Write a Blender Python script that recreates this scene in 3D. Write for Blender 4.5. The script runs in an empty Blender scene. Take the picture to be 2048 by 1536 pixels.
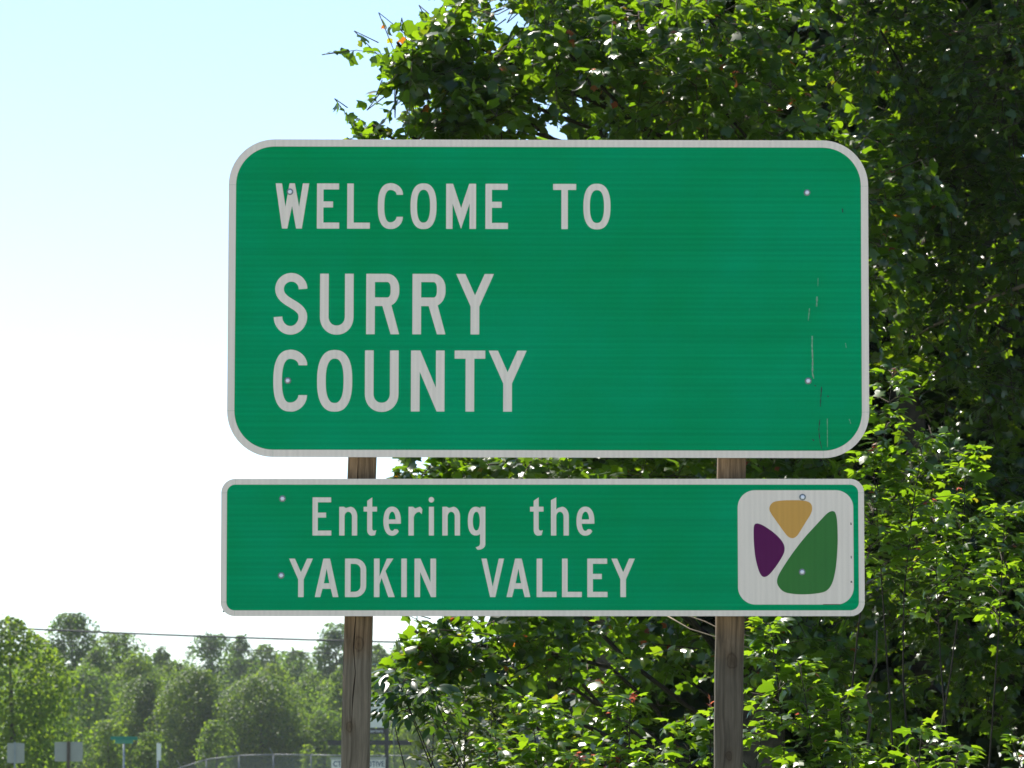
import bpy, math
import numpy as np
from mathutils import Vector, Matrix

# ------------------------------------------------------------------ camera, sky, sun, exposure
SC = bpy.context.scene
COL = SC.collection
R = math.radians
FPX = 9000.0                       # focal length in pixels of the 2048 px wide photograph
PITCH = math.atan((1565 - 768) / FPX)
CAMH = 1.6
cam_d = bpy.data.cameras.new('camera')
cam = bpy.data.objects.new('camera', cam_d)
COL.objects.link(cam)
cam_d.sensor_width = 36.0
cam_d.lens = FPX / 2048 * 36.0
cam_d.clip_start = 0.5
cam_d.clip_end = 6000
cam_d.dof.use_dof = True
cam_d.dof.focus_distance = 15.6
cam_d.dof.aperture_fstop = 21
cam.location = (0, 0, CAMH)
cam.rotation_euler = (math.pi / 2 + PITCH, 0, 0)
SC.camera = cam

SUN_AZ, SUN_EL = R(-36), R(57)     # azimuth from +Y towards +X, elevation
sunv = Vector((math.sin(SUN_AZ) * math.cos(SUN_EL), math.cos(SUN_AZ) * math.cos(SUN_EL), math.sin(SUN_EL)))
W = bpy.data.worlds.new('World')
SC.world = W
W.use_nodes = True
wn = W.node_tree.nodes
sky = wn.new('ShaderNodeTexSky')
sky.sky_type = 'NISHITA'
sky.sun_disc = False
sky.sun_elevation = SUN_EL
sky.sun_rotation = SUN_AZ
sky.air_density = 0.74
sky.dust_density = 0.3
sky.ozone_density = 2.0
wn['Background'].inputs['Strength'].default_value = 0.104
W.node_tree.links.new(sky.outputs[0], wn['Background'].inputs['Color'])
sun_d = bpy.data.lights.new('sun', 'SUN')
sun_d.energy = 5.0
sun_d.angle = R(0.5)
sun_d.color = (1.0, 0.94, 0.84)
sun = bpy.data.objects.new('sun', sun_d)
COL.objects.link(sun)
sun.rotation_euler = sunv.to_track_quat('Z', 'Y').to_euler()
sun.location = (0, 0, 60)
SC.view_settings.view_transform = 'Standard'
SC.view_settings.look = 'None'
SC.view_settings.exposure = 1.17
SC.view_settings.gamma = 1.0
SC.cycles.max_bounces = 7
SC.cycles.diffuse_bounces = 3
SC.cycles.glossy_bounces = 2
SC.cycles.transmission_bounces = 4
SC.cycles.volume_bounces = 1
SC.cycles.transparent_max_bounces = 10


# ------------------------------------------------------------------ helpers
def pt(u, v, d):
    """the point at depth y = d that the photograph shows at pixel u, v (2048 x 1536)"""
    x, y = (u - 1024) / FPX, (768 - v) / FPX
    c, s = math.cos(PITCH), math.sin(PITCH)
    dy = c - y * s
    dz = s + y * c
    t = d / dy
    return Vector((x * t, d, CAMH + dz * t))


def project(P):
    """(N,3) world points -> u, v, depth"""
    c, s = math.cos(PITCH), math.sin(PITCH)
    rel = P - np.array([0, 0, CAMH])
    dep = rel[:, 1] * c + rel[:, 2] * s
    up = -rel[:, 1] * s + rel[:, 2] * c
    return 1024 + FPX * rel[:, 0] / dep, 768 - FPX * up / dep, dep


def ground_z(y):
    t = min(max((y - 190) / 140.0, 0), 1)
    return 1.5 * t * t * (3 - 2 * t)


def tag(o, label=None, cat=None, group=None, kind=None):
    if label: o['label'] = label
    if cat: o['category'] = cat
    if group: o['group'] = group
    if kind: o['kind'] = kind
    return o


def link(name, data, parent=None, mat=None):
    o = bpy.data.objects.new(name, data)
    COL.objects.link(o)
    if parent is not None:
        o.parent = parent
    if mat is not None and data is not None and not data.materials:
        data.materials.append(mat)
    return o


def empty(name, loc, label, cat, group=None):
    o = bpy.data.objects.new(name, None)
    COL.objects.link(o)
    o.location = loc
    o.empty_display_size = 0.2
    return tag(o, label, cat, group)


def inv(parent):
    """offset of a thing's Empty, so that children can be written in world coordinates"""
    return -parent.location


def mesh_np(name, V, F, tint=None, smooth=False):
    """mesh from arrays: V (n,3), F (m,k)"""
    V = np.asarray(V, dtype=np.float32)
    F = np.asarray(F, dtype=np.int32)
    me = bpy.data.meshes.new(name)
    n, (m, k) = len(V), F.shape
    me.vertices.add(n)
    me.vertices.foreach_set('co', V.ravel())
    me.loops.add(m * k)
    me.loops.foreach_set('vertex_index', F.ravel())
    me.polygons.add(m)
    me.polygons.foreach_set('loop_start', np.arange(0, m * k, k, dtype=np.int32))
    if smooth:
        me.polygons.foreach_set('use_smooth', np.ones(m, dtype=bool))
    if tint is not None:
        a = me.attributes.new('tint', 'FLOAT', 'POINT')
        a.data.foreach_set('value', np.asarray(tint, dtype=np.float32))
    me.update(calc_edges=True)
    return me


class MB:
    """collects boxes, tubes and polygons into one mesh"""
    def __init__(self):
        self.v, self.f = [], []

    def box(self, c, s, rot=None):
        n = len(self.v)
        for z in (-.5, .5):
            for x, y in ((-.5, -.5), (.5, -.5), (.5, .5), (-.5, .5)):
                p = Vector((x * s[0], y * s[1], z * s[2]))
                if rot is not None: p = rot @ p
                self.v.append(Vector(c) + p)
        for q in ((0, 3, 2, 1), (4, 5, 6, 7), (0, 1, 5, 4), (1, 2, 6, 5), (2, 3, 7, 6), (3, 0, 4, 7)):
            self.f.append(tuple(n + i for i in q))
        return self

    def tube(self, pts, rad, sides=6, cap=True):
        pts = [Vector(p) for p in pts]
        if not hasattr(rad, '__len__'): rad = [rad] * len(pts)
        n0 = len(self.v)
        ref = None
        for i, p in enumerate(pts):
            a = pts[max(i - 1, 0)]
            b = pts[min(i + 1, len(pts) - 1)]
            t = (b - a).normalized()
            if ref is None:
                ref = t.orthogonal().normalized()
            ref = (ref - t * ref.dot(t)).normalized()
            o = t.cross(ref)
            for k in range(sides):
                ang = 2 * math.pi * k / sides
                self.v.append(p + float(rad[i]) * (math.cos(ang) * ref + math.sin(ang) * o))
        for i in range(len(pts) - 1):
            for k in range(sides):
                a = n0 + i * sides + k
                b = n0 + i * sides + (k + 1) % sides
                self.f.append((a, b, b + sides, a + sides))
        if cap:
            self.f.append(tuple(n0 + k for k in reversed(range(sides))))
            e = n0 + (len(pts) - 1) * sides
            self.f.append(tuple(e + k for k in range(sides)))
        return self

    def disc_stack(self, c, rings, axis='y', sides=12):
        """lathe along -Y: rings = [(offset towards the viewer, radius)]"""
        n0 = len(self.v)
        for off, r in rings:
            for k in range(sides):
                a = 2 * math.pi * k / sides
                self.v.append(Vector(c) + Vector((r * math.cos(a), -off, r * math.sin(a))))
        for i in range(len(rings) - 1):
            for k in range(sides):
                a = n0 + i * sides + k
                b = n0 + i * sides + (k + 1) % sides
                self.f.append((a, b, b + sides, a + sides))
        e = n0 + (len(rings) - 1) * sides
        self.f.append(tuple(e + k for k in range(sides)))
        return self

    def build(self, name, mat=None, parent=None, smooth=False, off=None):
        me = bpy.data.meshes.new(name)
        vs = self.v if off is None else [v + off for v in self.v]
        me.from_pydata([tuple(v) for v in vs], [], self.f)
        if smooth:
            for p in me.polygons: p.use_smooth = True
        me.update()
        return link(name, me, parent, mat)


# ------------------------------------------------------------------ materials
def new_mat(name):
    m = bpy.data.materials.new(name)
    m.use_nodes = True
    nt = m.node_tree
    return m, nt, nt.nodes['Principled BSDF'], nt.links.new


def N_(nt, typ, **kw):
    n = nt.nodes.new(typ)
    for k, v in kw.items():
        if k in n.inputs.keys(): n.inputs[k].default_value = v
        else: setattr(n, k, v)
    return n


def ramp(nt, stops, interp='LINEAR'):
    n = nt.nodes.new('ShaderNodeValToRGB')
    cr = n.color_ramp
    cr.interpolation = interp
    while len(cr.elements) > 1: cr.elements.remove(cr.elements[-1])
    for i, (p, c) in enumerate(stops):
        e = cr.elements[0] if i == 0 else cr.elements.new(p)
        e.position = p
        e.color = (*c, 1) if len(c) == 3 else c
    return n


def sheeting(name, base, edge, rough=0.5, ribs_vertical=False, amount=0.14):
    """retroreflective sheeting: fine ribs, soft bands, faint dirt"""
    m, nt, bs, L = new_mat(name)
    tc = N_(nt, 'ShaderNodeTexCoord')
    mp = N_(nt, 'ShaderNodeMapping')
    mp.inputs['Scale'].default_value = (60, 60, 2.0) if ribs_vertical else (0.7, 1.0, 80)
    L(tc.outputs['Object'], mp.inputs['Vector'])
    n1 = N_(nt, 'ShaderNodeTexNoise', Scale=1.0, Detail=3.0, Roughness=0.6)
    L(mp.outputs[0], n1.inputs['Vector'])
    n2 = N_(nt, 'ShaderNodeTexNoise', Scale=1.3, Detail=4.0, Roughness=0.55)
    L(tc.outputs['Object'], n2.inputs['Vector'])
    n3 = N_(nt, 'ShaderNodeTexNoise', Scale=420.0, Detail=1.0)
    L(tc.outputs['Object'], n3.inputs['Vector'])
    mx = N_(nt, 'ShaderNodeMix', data_type='RGBA')
    mx.inputs[6].default_value = (*base, 1)
    mx.inputs[7].default_value = (*edge, 1)
    r2 = ramp(nt, [(0.36, (0, 0, 0)), (0.66, (1, 1, 1))])
    L(n2.outputs['Fac'], r2.inputs[0])
    L(r2.outputs[0], mx.inputs[0])
    # value wobble from ribs and grain
    ad = N_(nt, 'ShaderNodeMath', operation='ADD')
    L(n1.outputs['Fac'], ad.inputs[0])
    mu = N_(nt, 'ShaderNodeMath', operation='MULTIPLY')
    mu.inputs[1].default_value = 0.5
    L(n3.outputs['Fac'], mu.inputs[0])
    L(mu.outputs[0], ad.inputs[1])
    mr = N_(nt, 'ShaderNodeMapRange')
    mr.inputs['From Min'].default_value = 0.45
    mr.inputs['From Max'].default_value = 1.05
    mr.inputs['To Min'].default_value = 1 - amount
    mr.inputs['To Max'].default_value = 1 + amount
    L(ad.outputs[0], mr.inputs['Value'])
    wv = N_(nt, 'ShaderNodeTexWave', bands_direction='X' if ribs_vertical else 'Z', Scale=17.3, Distortion=0.6, Detail=1.0)
    L(tc.outputs['Object'], wv.inputs['Vector'])
    wr = N_(nt, 'ShaderNodeMapRange')
    wr.inputs['To Min'].default_value = 1 - amount * .45
    wr.inputs['To Max'].default_value = 1 + amount * .25
    L(wv.outputs['Fac'], wr.inputs['Value'])
    mw = N_(nt, 'ShaderNodeMath', operation='MULTIPLY')
    L(mr.outputs[0], mw.inputs[0])
    L(wr.outputs[0], mw.inputs[1])
    hs = N_(nt, 'ShaderNodeHueSaturation')
    L(mx.outputs[2], hs.inputs['Color'])
    L(mw.outputs[0], hs.inputs['Value'])
    L(hs.outputs[0], bs.inputs['Base Color'])
    bs.inputs['Roughness'].default_value = rough
    bs.inputs['Specular IOR Level'].default_value = 0.02
    bp = N_(nt, 'ShaderNodeBump', Strength=0.05, Distance=0.002)
    L(n1.outputs['Fac'], bp.inputs['Height'])
    L(bp.outputs[0], bs.inputs['Normal'])
    return m


def plain(name, col, rough=0.6, metal=0.0, noise=0.15, scale=8.0, spec=0.4):
    m, nt, bs, L = new_mat(name)
    tc = N_(nt, 'ShaderNodeTexCoord')
    n = N_(nt, 'ShaderNodeTexNoise', Scale=scale, Detail=4.0, Roughness=0.6)
    L(tc.outputs['Object'], n.inputs['Vector'])
    c = np.array(col)
    r = ramp(nt, [(0.3, tuple(c * (1 - noise))), (0.7, tuple(np.minimum(c * (1 + noise), 1)))])
    L(n.outputs['Fac'], r.inputs[0])
    L(r.outputs[0], bs.inputs['Base Color'])
    bs.inputs['Roughness'].default_value = rough
    bs.inputs['Metallic'].default_value = metal
    bs.inputs['Specular IOR Level'].default_value = spec
    return m


def leaf_mat(name, dif, tra, mixf=0.42, rough=0.36, spec=0.5):
    """leaf: glossy top, light comes through; the 'tint' attribute picks the leaf's own colour"""
    m, nt, bs, L = new_mat(name)
    at = N_(nt, 'ShaderNodeAttribute', attribute_name='tint')
    r1, r2 = ramp(nt, dif), ramp(nt, tra)
    L(at.outputs['Fac'], r1.inputs[0])
    L(at.outputs['Fac'], r2.inputs[0])
    L(r1.outputs[0], bs.inputs['Base Color'])
    bs.inputs['Roughness'].default_value = rough
    bs.inputs['Specular IOR Level'].default_value = spec
    tr = N_(nt, 'ShaderNodeBsdfTranslucent')
    L(r2.outputs[0], tr.inputs['Color'])
    mx = N_(nt, 'ShaderNodeMixShader')
    mx.inputs[0].default_value = mixf
    out = nt.nodes['Material Output']
    L(bs.outputs[0], mx.inputs[1])
    L(tr.outputs[0], mx.inputs[2])
    L(mx.outputs[0], out.inputs['Surface'])
    return m


def wood_mat(name, stains, knots, tone=1.0):
    """weathered post: grey grain, brown where the sign keeps the rain off, dark knots"""
    m, nt, bs, L = new_mat(name)
    tc = N_(nt, 'ShaderNodeTexCoord')
    mp = N_(nt, 'ShaderNodeMapping')
    mp.inputs['Scale'].default_value = (110, 110, 1.6)
    L(tc.outputs['Object'], mp.inputs['Vector'])
    wob = N_(nt, 'ShaderNodeTexNoise', Scale=3.0, Detail=2.0)
    L(tc.outputs['Object'], wob.inputs['Vector'])
    va = N_(nt, 'ShaderNodeVectorMath', operation='MULTIPLY_ADD')
    va.inputs[1].default_value = (5, 5, 0.0)
    L(wob.outputs['Color'], va.inputs[0])
    L(mp.outputs[0], va.inputs[2])
    g = N_(nt, 'ShaderNodeTexNoise', Scale=1.0, Detail=6.0, Roughness=0.65)
    L(va.outputs[0], g.inputs['Vector'])
    grey = ramp(nt, [(p, tuple(tone * q for q in c)) for p, c in ((0.25, (0.046, 0.039, 0.029)), (0.45, (0.125, 0.108, 0.080)), (0.75, (0.22, 0.192, 0.147)))])
    brown = ramp(nt, [(0.25, (0.050, 0.033, 0.018)), (0.5, (0.155, 0.108, 0.062)), (0.75, (0.28, 0.20, 0.12))])
    L(g.outputs['Fac'], grey.inputs[0])
    L(g.outputs['Fac'], brown.inputs[0])
    sep = N_(nt, 'ShaderNodeSeparateXYZ')
    L(tc.outputs['Object'], sep.inputs[0])
    patch = N_(nt, 'ShaderNodeTexNoise', Scale=9.0, Detail=3.0)
    L(tc.outputs['Object'], patch.inputs['Vector'])
    jz = N_(nt, 'ShaderNodeMath', operation='MULTIPLY_ADD')
    jz.inputs[1].default_value = 0.16
    L(patch.outputs['Fac'], jz.inputs[0])
    L(sep.outputs['Z'], jz.inputs[2])
    total = None
    for z0, z1 in stains:
        mr = N_(nt, 'ShaderNodeMapRange', interpolation_type='SMOOTHSTEP')
        mr.inputs['From Min'].default_value = z0 + 0.08
        mr.inputs['From Max'].default_value = z1 + 0.08
        L(jz.outputs[0], mr.inputs['Value'])
        total = mr
    mx = N_(nt, 'ShaderNodeMix', data_type='RGBA')
    L(total.outputs[0], mx.inputs[0])
    L(grey.outputs[0], mx.inputs[6])
    L(brown.outputs[0], mx.inputs[7])
    # broad blotches
    bl = N_(nt, 'ShaderNodeTexNoise', Scale=5.0, Detail=4.0)
    mpb = N_(nt, 'ShaderNodeMapping')
    mpb.inputs['Scale'].default_value = (2, 2, 0.6)
    L(tc.outputs['Object'], mpb.inputs['Vector'])
    L(mpb.outputs[0], bl.inputs['Vector'])
    blr = ramp(nt, [(0.3, (0.64, 0.64, 0.62)), (0.65, (1.08, 1.06, 1.03))])
    L(bl.outputs['Fac'], blr.inputs[0])
    mm = N_(nt, 'ShaderNodeMix', data_type='RGBA', blend_type='MULTIPLY')
    mm.inputs[0].default_value = 1.0
    L(mx.outputs[2], mm.inputs[6])
    L(blr.outputs[0], mm.inputs[7])
    col = mm.outputs[2]
    for (kx, kz, kr) in knots:
        sb = N_(nt, 'ShaderNodeVectorMath', operation='SUBTRACT')
        sb.inputs[1].default_value = (kx, 0, kz)
        L(tc.outputs['Object'], sb.inputs[0])
        ml = N_(nt, 'ShaderNodeVectorMath', operation='MULTIPLY')
        ml.inputs[1].default_value = (1.0, 0.0, 0.62)
        L(sb.outputs[0], ml.inputs[0])
        ln = N_(nt, 'ShaderNodeVectorMath', operation='LENGTH')
        L(ml.outputs[0], ln.inputs[0])
        kn = N_(nt, 'ShaderNodeTexNoise', Scale=60.0, Detail=2.0)
        L(tc.outputs['Object'], kn.inputs['Vector'])
        ka = N_(nt, 'ShaderNodeMath', operation='MULTIPLY_ADD')
        ka.inputs[1].default_value = kr * 0.8
        L(kn.outputs['Fac'], ka.inputs[0])
        L(ln.outputs['Value'], ka.inputs[2])
        kr_ = ramp(nt, [(0.0, (0.22, 0.17, 0.13)), (0.22, (0.62, 0.54, 0.46)), (0.42, (0.74, 0.68, 0.60)), (0.50, (0.52, 0.46, 0.40)), (0.60, (0.86, 0.82, 0.78)), (1.0, (1, 1, 1))])
        dv = N_(nt, 'ShaderNodeMath', operation='DIVIDE')
        dv.inputs[1].default_value = kr * 2.6
        L(ka.outputs[0], dv.inputs[0])
        L(dv.outputs[0], kr_.inputs[0])
        m2 = N_(nt, 'ShaderNodeMix', data_type='RGBA', blend_type='MULTIPLY')
        m2.inputs[0].default_value = 1.0
        L(col, m2.inputs[6])
        L(kr_.outputs[0], m2.inputs[7])
        col = m2.outputs[2]
    L(col, bs.inputs['Base Color'])
    bs.inputs['Roughness'].default_value = 0.85
    bs.inputs['Specular IOR Level'].default_value = 0.2
    bp = N_(nt, 'ShaderNodeBump', Strength=0.5, Distance=0.0015)
    L(g.outputs['Fac'], bp.inputs['Height'])
    L(bp.outputs[0], bs.inputs['Normal'])
    return m


GREEN = sheeting('green_sheeting', (0.0, 0.245, 0.075), (0.0, 0.285, 0.122))
WHITE = sheeting('white_sheeting', (0.66, 0.61, 0.53), (0.68, 0.63, 0.55), amount=0.07, ribs_vertical=True)
GOLD = sheeting('gold_sheeting', (0.50, 0.285, 0.072), (0.52, 0.30, 0.08), amount=0.06, ribs_vertical=True)
PURPLE = sheeting('purple_sheeting', (0.088, 0.014, 0.072), (0.094, 0.016, 0.078), amount=0.06, ribs_vertical=True)
LEAFGREEN = sheeting('mid_green_sheeting', (0.045, 0.175, 0.040), (0.038, 0.155, 0.045), amount=0.06, ribs_vertical=True)
ALU = plain('bare_aluminium', (0.52, 0.53, 0.54), 0.45, 0.8)
GALV = plain('galvanised_steel', (0.62, 0.66, 0.72), 0.35, 0.2, 0.1, 60)
WASHER = plain('dull_washer', (0.16, 0.19, 0.20), 0.5, 0.2, 0.3, 90)
DARKMARK = plain('dark_scuff', (0.03, 0.035, 0.03), 0.8)
GREYMARK = plain('grey_scratch', (0.20, 0.30, 0.21), 0.7, noise=0.5, scale=150)
BARK = plain('bark', (0.075, 0.062, 0.048), 0.9, 0, 0.45, 14, 0.2)
DARKBARK = plain('dark_stem_bark', (0.03, 0.026, 0.02), 0.9, 0, 0.4, 20, 0.15)
PALEBARK = plain('pale_dead_wood', (0.24, 0.19, 0.135), 0.85, 0, 0.3, 20, 0.2)
RAILWOOD = plain('rail_timber', (0.16, 0.13, 0.10), 0.85, 0, 0.3, 12, 0.2)

G = lambda a: [(0.0, a[0]), (0.4, a[1]), (0.78, a[2]), (0.87, a[3]), (0.915, a[3]), (0.935, a[4]), (1.0, a[5])]
LEAF_TULIP = leaf_mat('tulip_tree_leaf',
    G([(0.012, 0.030, 0.008), (0.019, 0.046, 0.009), (0.034, 0.070, 0.010), (0.075, 0.085, 0.012), (0.17, 0.060, 0.015), (0.18, 0.035, 0.015)]),
    G([(0.12, 0.25, 0.006), (0.22, 0.40, 0.008), (0.32, 0.52, 0.010), (0.48, 0.46, 0.012), (0.55, 0.20, 0.015), (0.5, 0.09, 0.02)]), 0.44, 0.28, 0.62)
LEAF_MAPLE = leaf_mat('maple_leaf',
    G([(0.014, 0.036, 0.008), (0.024, 0.056, 0.010), (0.040, 0.082, 0.012), (0.085, 0.095, 0.015), (0.18, 0.055, 0.03), (0.20, 0.035, 0.03)]),
    G([(0.13, 0.28, 0.007), (0.25, 0.45, 0.009), (0.36, 0.56, 0.012), (0.50, 0.46, 0.015), (0.55, 0.17, 0.07), (0.55, 0.10, 0.07)]), 0.43, 0.30, 0.58)
LEAF_SHADE = leaf_mat('shade_toned_maple_leaf',  # darker copy of the maple leaf, with shade put into its colours
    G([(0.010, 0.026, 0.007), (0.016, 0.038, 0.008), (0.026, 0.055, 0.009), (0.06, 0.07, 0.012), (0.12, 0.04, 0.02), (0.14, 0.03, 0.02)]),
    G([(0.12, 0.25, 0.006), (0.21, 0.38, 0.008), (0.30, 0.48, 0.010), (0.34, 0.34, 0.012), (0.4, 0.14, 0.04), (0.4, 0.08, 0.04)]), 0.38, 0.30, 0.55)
LEAF_DARK = leaf_mat('dark_glossy_leaf',
    G([(0.012, 0.030, 0.012), (0.016, 0.040, 0.014), (0.022, 0.050, 0.014), (0.03, 0.05, 0.02), (0.03, 0.05, 0.02), (0.03, 0.05, 0.02)]),
    G([(0.07, 0.17, 0.008), (0.10, 0.22, 0.010), (0.14, 0.28, 0.010), (0.18, 0.28, 0.012), (0.18, 0.28, 0.012), (0.18, 0.28, 0.012)]), 0.32, 0.38, 0.5)
LEAF_BACK = leaf_mat('shade_toned_forest_leaf',  # leaf colours lowered to carry the deep shade inside the wood
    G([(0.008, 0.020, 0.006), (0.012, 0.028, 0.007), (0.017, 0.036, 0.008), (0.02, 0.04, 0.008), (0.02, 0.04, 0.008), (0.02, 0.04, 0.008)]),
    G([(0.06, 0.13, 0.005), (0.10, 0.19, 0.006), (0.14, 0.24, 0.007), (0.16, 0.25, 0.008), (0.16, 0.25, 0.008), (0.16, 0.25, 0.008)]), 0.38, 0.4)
LEAF_FAR = leaf_mat('far_leaf',
    G([(0.018, 0.050, 0.018), (0.044, 0.080, 0.016), (0.074, 0.112, 0.016), (0.09, 0.12, 0.018), (0.09, 0.12, 0.018), (0.09, 0.12, 0.018)]),
    G([(0.07, 0.18, 0.022), (0.21, 0.35, 0.018), (0.36, 0.50, 0.018), (0.42, 0.50, 0.02), (0.42, 0.50, 0.02), (0.42, 0.50, 0.02)]), 0.47, 0.55, 0.12)
LEAF_PEAR = leaf_mat('pear_leaf',
    G([(0.014, 0.044, 0.011), (0.030, 0.070, 0.012), (0.062, 0.108, 0.013), (0.05, 0.08, 0.02), (0.05, 0.08, 0.02), (0.05, 0.08, 0.02)]),
    G([(0.08, 0.17, 0.012), (0.20, 0.33, 0.012), (0.36, 0.50, 0.014), (0.38, 0.5, 0.02), (0.38, 0.5, 0.02), (0.38, 0.5, 0.02)]), 0.40, 0.45, 0.14)
LEAF_CEDAR = leaf_mat('cedar_spray',
    G([(0.030, 0.046, 0.014), (0.045, 0.062, 0.016), (0.062, 0.078, 0.018), (0.10, 0.085, 0.03), (0.10, 0.085, 0.03), (0.10, 0.085, 0.03)]),
    G([(0.09, 0.15, 0.012), (0.14, 0.21, 0.016), (0.18, 0.25, 0.018), (0.2, 0.2, 0.03), (0.2, 0.2, 0.03), (0.2, 0.2, 0.03)]), 0.38, 0.55)

# ------------------------------------------------------------------ ground
gm, nt, bs, L = new_mat('rough_grass')
tc = N_(nt, 'ShaderNodeTexCoord')
n1 = N_(nt, 'ShaderNodeTexNoise', Scale=0.4, Detail=8.0, Roughness=0.65)
L(tc.outputs['Object'], n1.inputs['Vector'])
rr = ramp(nt, [(0.3, (0.055, 0.085, 0.022)), (0.5, (0.085, 0.115, 0.03)), (0.7, (0.16, 0.15, 0.065))])
L(n1.outputs['Fac'], rr.inputs[0])
L(rr.outputs[0], bs.inputs['Base Color'])
bs.inputs['Roughness'].default_value = 0.95
bs.inputs['Specular IOR Level'].default_value = 0.1
ys = np.concatenate([np.linspace(-1200, 0, 7), np.linspace(20, 180, 9), np.linspace(190, 340, 31), np.linspace(380, 1600, 12)])
xs = np.linspace(-1300, 1300, 27)
V = [(x, y, ground_z(y)) for y in ys for x in xs]
F = [(j * len(xs) + i, j * len(xs) + i + 1, (j + 1) * len(xs) + i + 1, (j + 1) * len(xs) + i) for j in range(len(ys) - 1) for i in range(len(xs) - 1)]
tag(link('ground', mesh_np('ground', V, F, smooth=True), None, gm), kind='structure', label='grassy ground rising gently towards the far trees')

rm, nt, bs, L = new_mat('bounce_concrete')  # concrete kept pale so it throws sunlight up at the sign face
tc = N_(nt, 'ShaderNodeTexCoord')
n1 = N_(nt, 'ShaderNodeTexNoise', Scale=0.7, Detail=9.0, Roughness=0.7)
L(tc.outputs['Object'], n1.inputs['Vector'])
rr = ramp(nt, [(0.3, (0.30, 0.285, 0.25)), (0.7, (0.42, 0.40, 0.355))])
L(n1.outputs['Fac'], rr.inputs[0])
L(rr.outputs[0], bs.inputs['Base Color'])
bs.inputs['Roughness'].default_value = 0.9


def sheet(name, x0, x1, y0, y1, z, mat, label):
    me = mesh_np(name, [(x0, y0, z), (x1, y0, z), (x1, y1, z), (x0, y1, z)], [(0, 1, 2, 3)])
    return tag(link(name, me, None, mat), label, kind='structure')


sheet('road', -300, 300, -34, 9.0, .02, rm, 'unseen pale concrete road added to bounce light onto the sign')  # out of view, added and sized as a bounce surface for the sign
sheet('bounce_shoulder', -300, 300, 9.0, 12.8, .012, plain('bounce_gravel', (.36, .34, .29), .95, 0, .3, 30, .1), 'unseen pale gravel shoulder added to bounce light onto the sign')  # out of view too, carries the added bounce surface closer to the sign
sheet('road_marking', -300, 300, 7.9, 8.05, .024, plain('white_road_paint', (.75, .75, .72), .7), 'white edge line painted along the added road')

# ------------------------------------------------------------------ the road sign
D_SIGN = 15.0
MPP = None


def SX(u, v): return pt(u, v, D_SIGN)


def curve_mesh(name, contours, depth):
    """closed outlines (x, z) -> thin solid facing -Y, front face at y = -depth, back at 0"""
    cu = bpy.data.curves.new(name, 'CURVE')
    cu.dimensions = '2D'
    cu.fill_mode = 'BOTH'
    cu.extrude = depth / 2
    for c in contours:
        sp = cu.splines.new('POLY')
        sp.points.add(len(c) - 1)
        for p, (x, z) in zip(sp.points, c): p.co = (x, z, 0, 1)
        sp.use_cyclic_u = True
    tmp = bpy.data.objects.new('tmp', cu)
    COL.objects.link(tmp)
    dg = bpy.context.evaluated_depsgraph_get()
    me = bpy.data.meshes.new_from_object(tmp.evaluated_get(dg))
    bpy.data.objects.remove(tmp)
    bpy.data.curves.remove(cu)
    n = len(me.vertices)
    co = np.empty(n * 3, dtype=np.float32)
    me.vertices.foreach_get('co', co)
    co = co.reshape(-1, 3)
    out = np.stack([co[:, 0], -co[:, 2] - depth / 2, co[:, 1]], 1)
    me.vertices.foreach_set('co', out.ravel())
    me.update()
    me.name = name
    return me


def rrect(x0, x1, z0, z1, r, n=14):
    out = []
    for cx, cz, a0 in ((x1 - r, z1 - r, 0), (x0 + r, z1 - r, 90), (x0 + r, z0 + r, 180), (x1 - r, z0 + r, 270)):
        for k in range(n + 1):
            a = R(a0 + 90 * k / n)
            out.append((cx + r * math.cos(a), cz + r * math.sin(a)))
    return out


def ell(cx, cy, rx, ry, a0, a1, n=14, e=2.0):
    out = []
    for k in range(n + 1):
        a = R(a0 + (a1 - a0) * k / n)
        c, s = math.cos(a), math.sin(a)
        out.append((cx + rx * math.copysign(abs(c) ** (2 / e), c), cy + ry * math.copysign(abs(s) ** (2 / e), s)))
    return out


def offset_stroke(pts, w):
    pts = [Vector(p) for p in pts]
    lft, rgt = [], []
    for i, p in enumerate(pts):
        t = (pts[min(i + 1, len(pts) - 1)] - pts[max(i - 1, 0)]).normalized()
        n = Vector((-t.y, t.x)) * w / 2
        lft.append(tuple(p + n))
        rgt.append(tuple(p - n))
    return lft + rgt[::-1]


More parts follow.
